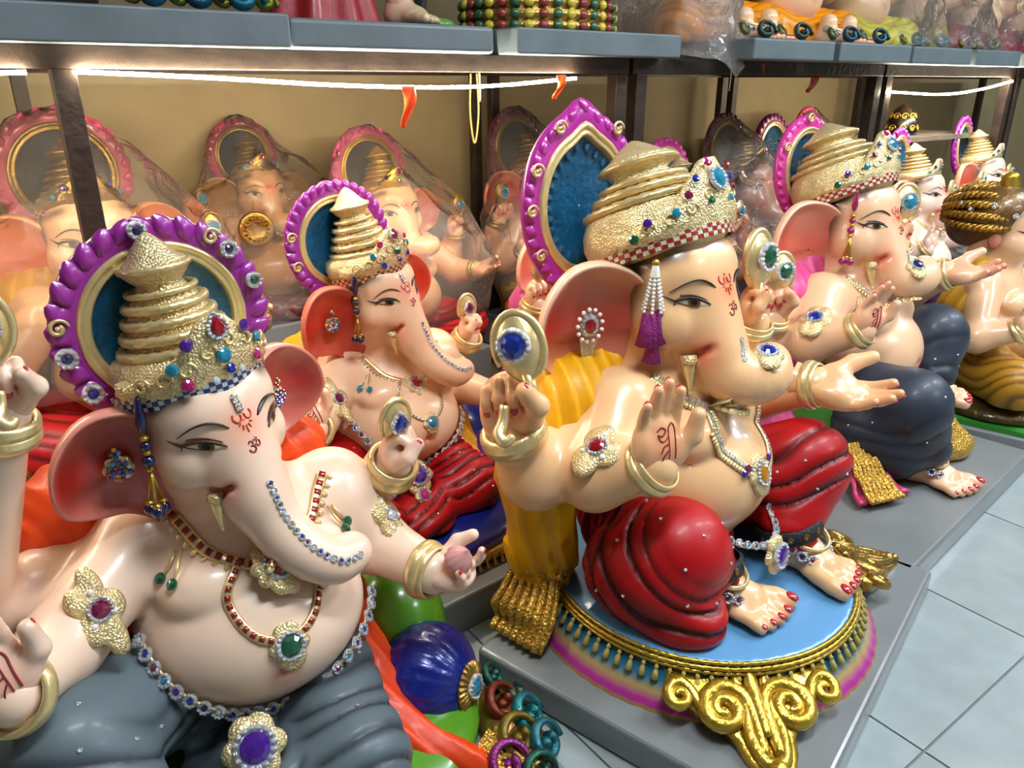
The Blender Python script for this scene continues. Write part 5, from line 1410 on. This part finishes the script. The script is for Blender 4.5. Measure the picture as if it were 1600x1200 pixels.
for r in (rH, rJ, rK, rL, rM, rN, rO, rP): plinth(r, .0, x=.34, y0=-.2, y1=.4)
# lift what must reach the floor
for r, zf in ((rE, 0), (rF, 0), (rR, 0), (rM, .118), (rJ, .118), (rK, .118), (rL, .118), (rN, .118), (rO, .118), (rP, .118)):
    S = r.scale[0]; z = r.location.z
    if z - zf > .005: base_slab(r, -.3, .3, -.16, .32, (zf - z) / S, 0, SLAB2)
blob(rM, 'turban', [(ap(MHM, (0, .03, .14)), (.19, .18, .11)), (ap(MHM, (-.08, .02, .2)), (.1, .1, .08)), (ap(MHM, (.07, .06, .2)), (.1, .1, .08))], mat('black_silk', '#0c0b10', .35, 0, .3, .3, 60), .011, None, lambda X, Y, Z: .008 * np.sin(60 * X + 40 * Z))

dk_ = obj('held_disc', MB().lathe([(.001, .02), (.04, .018), (.05, .026), (.08, .014), (.095, .022), (.105, .012), (.108, -.006), (.001, -.01)], 40, frame(np.array([-.17, -.02, .76]), (-.2, -1, .1), (0, 0, 1), 1.0)), DGOLD, rK)
for k in range(16):
    a = 2 * math.pi * k / 16; F_ = frame(np.array([-.17, -.02, .76]), (-.2, -1, .1), (0, 0, 1), 1.0)
    put('boss', 'drop_bead', u_bead, DGOLD, frame(ap(F_, (.066 * math.cos(a), .066 * math.sin(a), .022)), F_[:3, 2], (0, 0, 1), .009), dk_)

# the turbaned figure at the right edge, with gold braids
G_CFG = dict(name='turbaned_statue', label='turbaned statue with gold braided headdress and gold sash at the right edge', o=(2.25, 3.14), ang=128, S=.86, z=0, h=.010, lvl=1, skin='#e2b48c', blush='#d9694f', legs='cross', crown=False, head_kind='human', ears=False,
    marks=False, tusks=(), head=((0, .24, .95), 0, 0, 0), head_s=.95, dhoti=dict(col='#b07c1c', dark='#5a3a08', amp=.012), folds=[((-.2, .15, .5), .05, .8, -1, .2, .1), ((.2, .15, .5), .05, .8, 1, .2, .1)],
    arms=[dict(sh=(-.21, .25, .71), el=(-.38, .22, .50), wr=(-.36, .06, .56), hand=('bless', 'R', (0, -.1, 1), (-.3, -.9, .1), 1.0)),
          dict(sh=(.21, .25, .71), el=(.36, .05, .56), wr=(.30, -.10, .66), hand=('open', 'L', (.1, -1, .4), (-.2, -.4, 1), 1.0))],
    shawls=[dict(col='#b8861c', dark='#6e4a08', floor=.1, pleats=[((.6, .7, .1), .05, .3)], amp=.008, prims=[((-.18, .30, .78), (-.24, .34, .6), .07, .09), ((-.24, .34, .6), (-.26, .1, .34), .08, .07), ((-.26, .1, .34), (-.28, -.02, .14), .07, .06)])])
rG, MHG, _ = build_idol(G_CFG)
gb = mat('gold_braid_paint', '#a87c28', .3, .7, .3, .5, 70, var=.35)
tb = blob(rG, 'turban', [(ap(MHG, (0, .05, .08)), (.165, .165, .15)), (ap(MHG, (0, .16, .04)), (.14, .12, .13))], mat('bronze_silk', '#6a4a20', .35, .3, .3, .3, 50, var=.3), .010)
for k in range(11):
    a = -1.75 + .35 * k; P = []
    for t in np.linspace(0, 1, 40):
        q = math.pi * (.12 + .76 * t); d_ = np.array([math.sin(a) * math.sin(q) * 1.05, -math.cos(q) * 1.02 + .25, math.cos(a) * math.sin(q)])
        P.append(ap(MHG, np.array([0, .06, .06]) + d_ * np.array([.178, .19, .165])))
    P = np.array(P)
    for ph in (0, 2.1, 4.2):
        w_ = np.array([[.010 * math.cos(i * .9 + ph), .010 * math.sin(i * .9 + ph), .010 * math.sin(i * .9 + ph + .8)] for i in range(40)])
        obj('braid_strand', MB().tube(P + w_, .011, 6), gb, tb)
for k in range(6):
    flower(tb, ap(MHG, (-.17 + .02 * (k % 2), -.05 + .05 * k, .10 + .02 * (k % 3))), MHG[:3, :3] @ np.array([-1, -.2, .3]), .014, 'clear')
obj('topknot', MB().lathe([(.05, 0), (.055, .015), (.045, .03), (.05, .04), (.04, .06), (.045, .07), (.03, .09), (.001, .1)], 24, MHG @ frame(np.array([0, .02, .2]), (0, .1, 1), (0, 1, 0), 1.0)), YGOLD, rG)
for sx in (-1, 1):
    obj('ear', MB().ball(ap(MHG, (sx * .135, .02, -.03)), (.02, .03, .042), 12, 8), paint('#c9806a', .4), rG)
obj('nose', MB().ball(ap(MHG, (0, -.15, -.03)), (.022, .03, .032), 12, 8), paint('#e2b48c', .35), rG)
base_slab(rG, -.46, .46, -.38, .46, 0, .075, SLAB)
blob(rG, 'seat_cushion', [((0, .1, .12), (.42, .36, .10))], mat('bronze_relief', '#5c4a22', .35, .5, .3, .6, 30, var=.4), .014, .1)
obj('grass_base', MB().box((-.44, -.36, .075), (.44, .44, .1)), paint('#2f7d2a', .4, .2), rG, False)

# the little black and gold figure behind the post
rQ = empty('black_gold_statue', (2.22, 4.62, .118), math.radians(40), .9)
tag(rQ, 'small black and gold crowned statue standing behind the far post', 'statue')
bk = mat('black_gloss', '#0b0a0c', .25, 0, .5)
obj('body', MB().lathe([(.16, 0), (.17, .3), (.13, .6), (.11, .8), (.13, .9), (.12, 1.0), (.09, 1.08), (.10, 1.12), (.09, 1.2), (.05, 1.27), (.01, 1.3)], 24), bk, rQ)
for z in (.86, .98, 1.08, 1.16, 1.23):
    for k in range(10):
        a = 2 * math.pi * k / 10 + z; R_ = np.interp(z, [.8, .9, 1.0, 1.08, 1.12, 1.2, 1.27], [.11, .13, .12, .09, .10, .09, .05])
        put('gold_boss', 'scroll_curl', u_curl, YGOLD, frame((R_ * math.cos(a), R_ * math.sin(a), z), (math.cos(a), math.sin(a), .2), (0, 0, 1), .022), rQ)

# ------------------------------------------------------------------ clear plastic over some of them
def plastic_mat(name='clear_plastic_film', haze=.13, bump=.6, sc=9, ior=1.3):
    m = bpy.data.materials.new(name); m.use_nodes = True; nt = m.node_tree; nt.nodes.clear()
    out = nt.nodes.new('ShaderNodeOutputMaterial'); tr = nt.nodes.new('ShaderNodeBsdfTransparent'); gl = nt.nodes.new('ShaderNodeBsdfGlossy'); df = nt.nodes.new('ShaderNodeBsdfTranslucent')
    d2 = nt.nodes.new('ShaderNodeBsdfDiffuse')
    tr.inputs[0].default_value = (.97, .96, .94, 1); gl.inputs['Roughness'].default_value = .12; df.inputs[0].default_value = (.9, .88, .84, 1); d2.inputs[0].default_value = (.9, .88, .84, 1)
    fr = nt.nodes.new('ShaderNodeFresnel'); fr.inputs['IOR'].default_value = ior
    n = nt.nodes.new('ShaderNodeTexNoise'); n.inputs['Scale'].default_value = sc; n.inputs['Detail'].default_value = 6; n.inputs['Distortion'].default_value = 2.5
    co = nt.nodes.new('ShaderNodeTexCoord'); nt.links.new(co.outputs['Object'], n.inputs['Vector'])
    bp = nt.nodes.new('ShaderNodeBump'); bp.inputs['Strength'].default_value = bump; bp.inputs['Distance'].default_value = .02; nt.links.new(n.outputs['Fac'], bp.inputs['Height'])
    nt.links.new(bp.outputs['Normal'], gl.inputs['Normal']); nt.links.new(bp.outputs['Normal'], fr.inputs['Normal'])
    m1 = nt.nodes.new('ShaderNodeMixShader'); m2 = nt.nodes.new('ShaderNodeMixShader'); m3 = nt.nodes.new('ShaderNodeMixShader')
    m3.inputs[0].default_value = .5; nt.links.new(df.outputs[0], m3.inputs[1]); nt.links.new(d2.outputs[0], m3.inputs[2])
    m1.inputs[0].default_value = haze; nt.links.new(tr.outputs[0], m1.inputs[1]); nt.links.new(m3.outputs[0], m1.inputs[2])
    nt.links.new(fr.outputs[0], m2.inputs[0]); nt.links.new(m1.outputs[0], m2.inputs[1]); nt.links.new(gl.outputs[0], m2.inputs[2])
    nt.links.new(m2.outputs[0], out.inputs[0]); return m
FILM = plastic_mat()
FILM2 = plastic_mat('crinkled_plastic_film', .2, 1.0, 14, 1.5)
import bmesh
from mathutils import noise
def wrap(roots, label, extra=(), grow=.02, zmin=0.0, name='plastic_wrap', film=None, rough=.018):
    bpy.context.view_layer.update()
    P = []
    for r in roots:
        for ch in r.children_recursive:
            if ch.type == 'MESH' and len(ch.data.vertices) > 60:
                M = np.array(ch.matrix_world); v = np.zeros(len(ch.data.vertices) * 3, np.float32); ch.data.vertices.foreach_get('co', v)
                P.append(ap(M, v.reshape(-1, 3)[::max(1, len(v) // 3 // 400)]))
    P = np.concatenate(P + ([np.array(extra)] if len(extra) else []))
    P = P[P[:, 2] > zmin]
    ctr = P.mean(0); P = ctr + (P - ctr) * (1 + grow)
    bm = bmesh.new()
    for p in P: bm.verts.new(p)
    res = bmesh.ops.convex_hull(bm, input=bm.verts[:])
    bmesh.ops.delete(bm, geom=[g for g in set(res['geom_interior'] + res['geom_unused']) if isinstance(g, bmesh.types.BMVert)], context='VERTS')
    bmesh.ops.delete(bm, geom=[f for f in bm.faces if f.normal.z < -.6 or f.calc_center_median().z < zmin + .03], context='FACES')
    for _ in range(3):
        bmesh.ops.subdivide_edges(bm, edges=[e for e in bm.edges if e.calc_length() > .05], cuts=1, use_grid_fill=False)
        bmesh.ops.triangulate(bm, faces=bm.faces[:])
    bm.normal_update()
    for v in bm.verts:
        q = v.co * 6; k = noise.fractal(q, .6, 2.2, 4)
        v.co += v.normal * (rough * k - .008)
    me = bpy.data.meshes.new(name); bm.to_mesh(me); bm.free()
    me.polygons.foreach_set('use_smooth', np.ones(len(me.polygons), bool)); me.materials.append(film or FILM)
    o = link(name, me); tag(o, label, 'plastic wrap', 'clear plastic wraps over stored statues'); return o
wrap([rH], 'clear plastic wrap over the orange-eared statue at the left edge', zmin=.5)
wrap([rJ], 'clear plastic wrap over the peach statue with pink halo', zmin=.5)
wrap([rK], 'clear plastic wrap over the dark gold-crowned statue', zmin=.5)
wrap([rL], 'dusty plastic wrap over the shadowed statue between the rack posts', zmin=.5)
wrap([rN], 'plastic wrap over the brown-faced statue', zmin=.5)
wrap([rP], 'cloudy plastic wrap behind the far post', zmin=.5)

# ------------------------------------------------------------------ the upper shelf
UZ = BZ + .052
def upper(label, t, n, S, ang=FACE, slab=(.5, .5), thick=.075, **kw):
    z = UZ - 0.0
    r, MH = back_idol(label, row(t, n)[:2], S, z + thick - .2 * S, ang, h=.014, group='statues on the upper shelf', **kw)
    base_slab(r, -slab[0] / S * .5, slab[0] / S * .5, -.30 / S * slab[1] * 1.2, .30 / S * slab[1] * 1.2, (z - r.location.z) / S, .2, SLAB2, bev=.01)
    return r, MH
uA, _ = upper('statue on the leftmost upper shelf slab, beside gold and teal scrolls', -.16, -.28, .62, slab=(1.3, 1.0), thick=.08, dcol='#23302c')
curl_cluster(uA, [((.50 + .085 * i, -.40 - .03 * (i % 2), .25), (.25 * (-1) ** i, -.8, .5), .062 + .015 * (i % 2)) for i in range(7)], ['#8a7a1f', '#1f6f86', '#7d8a2a', '#20566f'])
uC, _ = upper('green-sashed statue on a striped coil seat on the upper shelf', 1.55, -.26, .62, slab=(.72, 1.0), dcol='#0f4a34', ddark='#062018')
uD, _ = upper('orange dhoti elephant-headed statue on the upper shelf, first after the plastic bundle', 2.50, -.20, .78, slab=(.52, 1.0), dcol='#f09408', ddark='#b06a04', feet=[('R', (-.1, -.2, .2), 10, 1.1), ('L', (.1, -.2, .2), -10, 1.1)])
uE, _ = upper('orange dhoti elephant-headed statue on the upper shelf above the middle post', 3.08, -.20, .78, slab=(.56, 1.0), dcol='#f09408', ddark='#b06a04', feet=[('R', (-.1, -.2, .2), 10, 1.1), ('L', (.1, -.2, .2), -10, 1.1)])
uF, _ = upper('yellow-green dhoti statue on the upper shelf near the right end', 3.70, -.22, .75, slab=(.56, 1.0), dcol='#cfc82a', ddark='#8a8a10')
uG, _ = upper('maroon dhoti statue at the right end of the upper shelf', 4.28, -.22, .72, slab=(.5, 1.0), dcol='#7a1022', ddark='#30060c')
uH, _ = upper('red dhoti statue on the farthest upper shelf beyond the light strip', 5.0, -.24, .7, slab=(.5, 1.0), dcol='#8a1f3a', ddark='#300810')
uI, _ = upper('pale wrapped statue on the farthest upper shelf, last of the row', 5.65, -.24, .7, slab=(.5, 1.0), dcol='#a0405a', ddark='#401020')
for r, cs in ((uD, ['#5a5a20', '#3a4a44']), (uE, ['#4a5a3a', '#2a4a5a']), (uF, ['#6a6a2a', '#2a5a5a']), (uG, ['#6a5a1a', '#5a5a2a'])):
    curl_cluster(r, [((-.27 + .15 * i, -.33 - .02 * (i % 2), .235), (.3 * (-1) ** i, -.8, .5), .045 + .012 * (i % 2)) for i in range(4)], cs)
so = obj('coil_seat', MB().lathe([(.40, .0), (.46, .02), (.47, .04), (.43, .06), (.47, .08), (.47, .10), (.43, .12), (.46, .14), (.44, .17), (.2, .18)], 64, np.array([[1, 0, 0, 0], [0, .85, 0, .0], [0, 0, 1, .2], [0, 0, 0, 1.]]),), DGOLD, uC)
for k in range(3):
    for i in range(36):
        a = 2 * math.pi * i / 36
        put('coil_band', 'coil_band', lambda: MB().ball((0, 0, 0), 1, 8, 6), paint(('#8a2f2a', '#2f5a3a', '#c9b23a')[i % 3], .35), frame((.465 * math.cos(a), .395 * math.sin(a), .235 + .055 * k), (math.cos(a), math.sin(a), 0), (0, 0, 1), (.03, .026, .02)), so)

# standing figure with the long red skirt on the second slab: built from the skirt up
rS = empty('standing_statue', row(.80, -.22, UZ), ROW_A, 1.0)
tag(rS, 'standing statue in a long red skirt with green-painted foot on the upper shelf', 'statue', 'statues on the upper shelf')
base_slab(rS, -.30, .34, -.27, .25, 0, .075, SLAB2)
a_ = np.linspace(0, 2 * np.pi, 90, endpoint=False)
P = [np.stack([(r_ * (1 + .10 * k_ * np.sin(a_ * 9 + 1.0))) * np.cos(a_) - .10, (r_ * .8 * (1 + .10 * k_ * np.sin(a_ * 9 + 1.0))) * np.sin(a_) - .02, np.full(90, z_)], 1) for r_, z_, k_ in ((.17, .076, 1), (.15, .14, 1), (.12, .25, .7), (.10, .36, .4), (.085, .45, 0))]
obj('skirt', MB().grid(np.array(P), cv=True), mat('crimson_cloth', '#8e0f1a', .5, 0, .1, .2, 60, var=.1), rS)
Fb = Field((-.4, -.3, .05), (.3, .3, 1.2), .012)
Fb.seg((-.10, -.02, .45), (-.10, -.02, .75), .09, .12, .05).ell((-.10, -.03, .97), (.10, .10, .12), .03).seg((-.1, -.02, .75), (-.1, -.02, .9), .05, .05, .03)
for sx in (-1, 1): Fb.chain([(-.10 + sx * .13, -.02, .76), (-.1 + sx * .2, -.06, .58), (-.1 + sx * .1, -.17, .62)], [.05, .042, .032], .03)
Fb.chain([(.0, .0, .45), (.10, -.08, .30), (.12, -.10, .13)], [.08, .06, .04], .03)
V_, Q_ = Fb.mesh(); fv, fq, fn = foot('L'); Mf = euler(20); Mf[:3, 3] = (.12, -.10, .077); Mf[:3, :3] *= .85
C_ = np.tile(lin('#d9b096')[:3], (len(V_), 1)); fc = np.tile(lin('#d9b096')[:3], (len(fv), 1)); spray(fv, fc, (0, -.10, 0), .06, '#3a8a2a', .9)
V_, Q_, C_ = join([(V_, Q_, C_), (ap(Mf, fv), fq, fc)])
link('body', raw_mesh('body', V_, Q_, C_), SKIN, rS)
obj('anklet', MB().lathe([(.045 + .006 * math.cos(q), .10 + .006 * math.sin(q)) for q in np.linspace(0, 6.283, 8)], 20, Mf), YGOLD, rS)
obj('sash', MB().tube(curve([(.06, -.06, .5), (.13, -.12, .34), (.17, -.13, .2), (.16, -.12, .1)], 20), np.linspace(.03, .045, 20), 10, flat=.4), mat('black_brocade_hem', '#17151c', .55), rS)
obj('crown', MB().lathe([(.1, 1.02), (.105, 1.06), (.08, 1.1), (.085, 1.13), (.05, 1.2), (.01, 1.26)], 24, np.array([[1, 0, 0, -.1], [0, 1, 0, -.03], [0, 0, 1, 0], [0, 0, 0, 1.]])), YGOLD, rS)
obj('green_mount', MB().ball((.25, -.10, .085), (.05, .05, .02), 12, 8), paint('#4f8a3a', .3), rS)

# the bundle of clear plastic hanging over the beam
bx = [row(1.95 + .38 * u, -.35 + .42 * v, UZ + .02 + .28 * w_) for u in (0, 1) for v in (0, .9) for w_ in (0, 1)] + [row(2.25, .10, UZ - .06), row(2.30, .08, UZ + .1), row(2.1, .09, UZ - .0)]
wrap([], 'crumpled bundle of clear plastic on the upper shelf beside the orange statues', extra=np.array(bx), name='plastic_bundle', film=FILM2, rough=.045)
wrap([uF], 'clear plastic wrap over the yellow-green statue on the upper shelf', zmin=UZ + .05)
wrap([uG], 'clear plastic wrap over the maroon statue on the upper shelf', zmin=UZ + .05)

wrap([uH], 'clear plastic wrap over the red dhoti statue on the farthest upper shelf', zmin=UZ + .05)
wrap([uI], 'clear plastic wrap over the last statue of the upper row', zmin=UZ + .05)

# ------------------------------------------------------------------ ribbons and strings on the shelf edge
def ribbon(t, n, z, L, wd, col, label):
    P = []
    for i, u in enumerate(np.linspace(0, 1, 14)):
        c0 = np.array(row(t + .01 * math.sin(u * 5), n + .012 * math.sin(u * 4 + 1), z - L * u)); w_ = wd * (1 - .75 * max(0, u - .35) / .65)
        P.append([c0 + np.array([D[0], D[1], 0]) * w_ * s_ + np.array([NN[0], NN[1], 0]) * .008 * math.sin(s_ * 3 + u * 6) for s_ in np.linspace(-1, 1, 7)])
    o = obj('ribbon', MB().grid(np.array(P)), mat('ribbon_' + col.strip('#'), col, .45, 0, .2), None)
    sm = o.modifiers.new('thick', 'SOLIDIFY'); sm.thickness = .002
    tag(o, label, 'ribbon', 'ribbons tied to the light strip'); return o
ribbon(.845, .024, 1.392, .115, .021, '#e04a16', 'long orange ribbon hanging from the light strip, left one')
ribbon(1.42, .022, 1.425, .075, .018, '#e8500f', 'short orange ribbon hanging from the light strip, right of the long one')
ribbon(2.95, -.05, 1.43, .07, .03, '#b02a24', 'crumpled red ribbon under the beam of the middle rack')
st = mat('jute_string', '#b59a5c', .8)
tag(obj('string', MB().tube(curve([row(1.25, -.25, 1.43), row(1.245, -.25, 1.30), row(1.262, -.25, 1.20), row(1.28, -.25, 1.30), row(1.275, -.25, 1.43)], 30), .0035, 6), st), 'looped jute string hanging under the shelf board', 'string')
tag(obj('string', MB().tube(curve([row(1.13, -.02, 1.43), row(1.13, -.018, 1.39), row(1.132, -.02, 1.345)], 10), .0025, 6), st), 'short cut string hanging near the long orange ribbon', 'string')
tag(obj('string', MB().tube(curve([row(2.30, .012, 1.47), row(2.302, .014, 1.42), row(2.30, .013, 1.37)], 10), .002, 6), mat('white_thread', '#d8d6d0', .7)), 'thin white thread hanging over the middle rack beam', 'string')
rk = bpy.data.objects['shelf_rack.001']
obj('number_mark', MB().box((2.515, -.0015, BZ + .008), (2.522, .0, BZ + .042)).box((2.505, -.0015, BZ + .034), (2.515, .0, BZ + .040)), mat('orange_marker', '#d8581c', .5), rk, False)
rk3 = bpy.data.objects['shelf_rack.002']
rbox('middle_board', 3.5, 4.82, -.95, -.1, 1.10, 1.125, mat('grey_brown_board', '#5d564c', .6, 0, 0, .2, 20, var=.3), rk3)
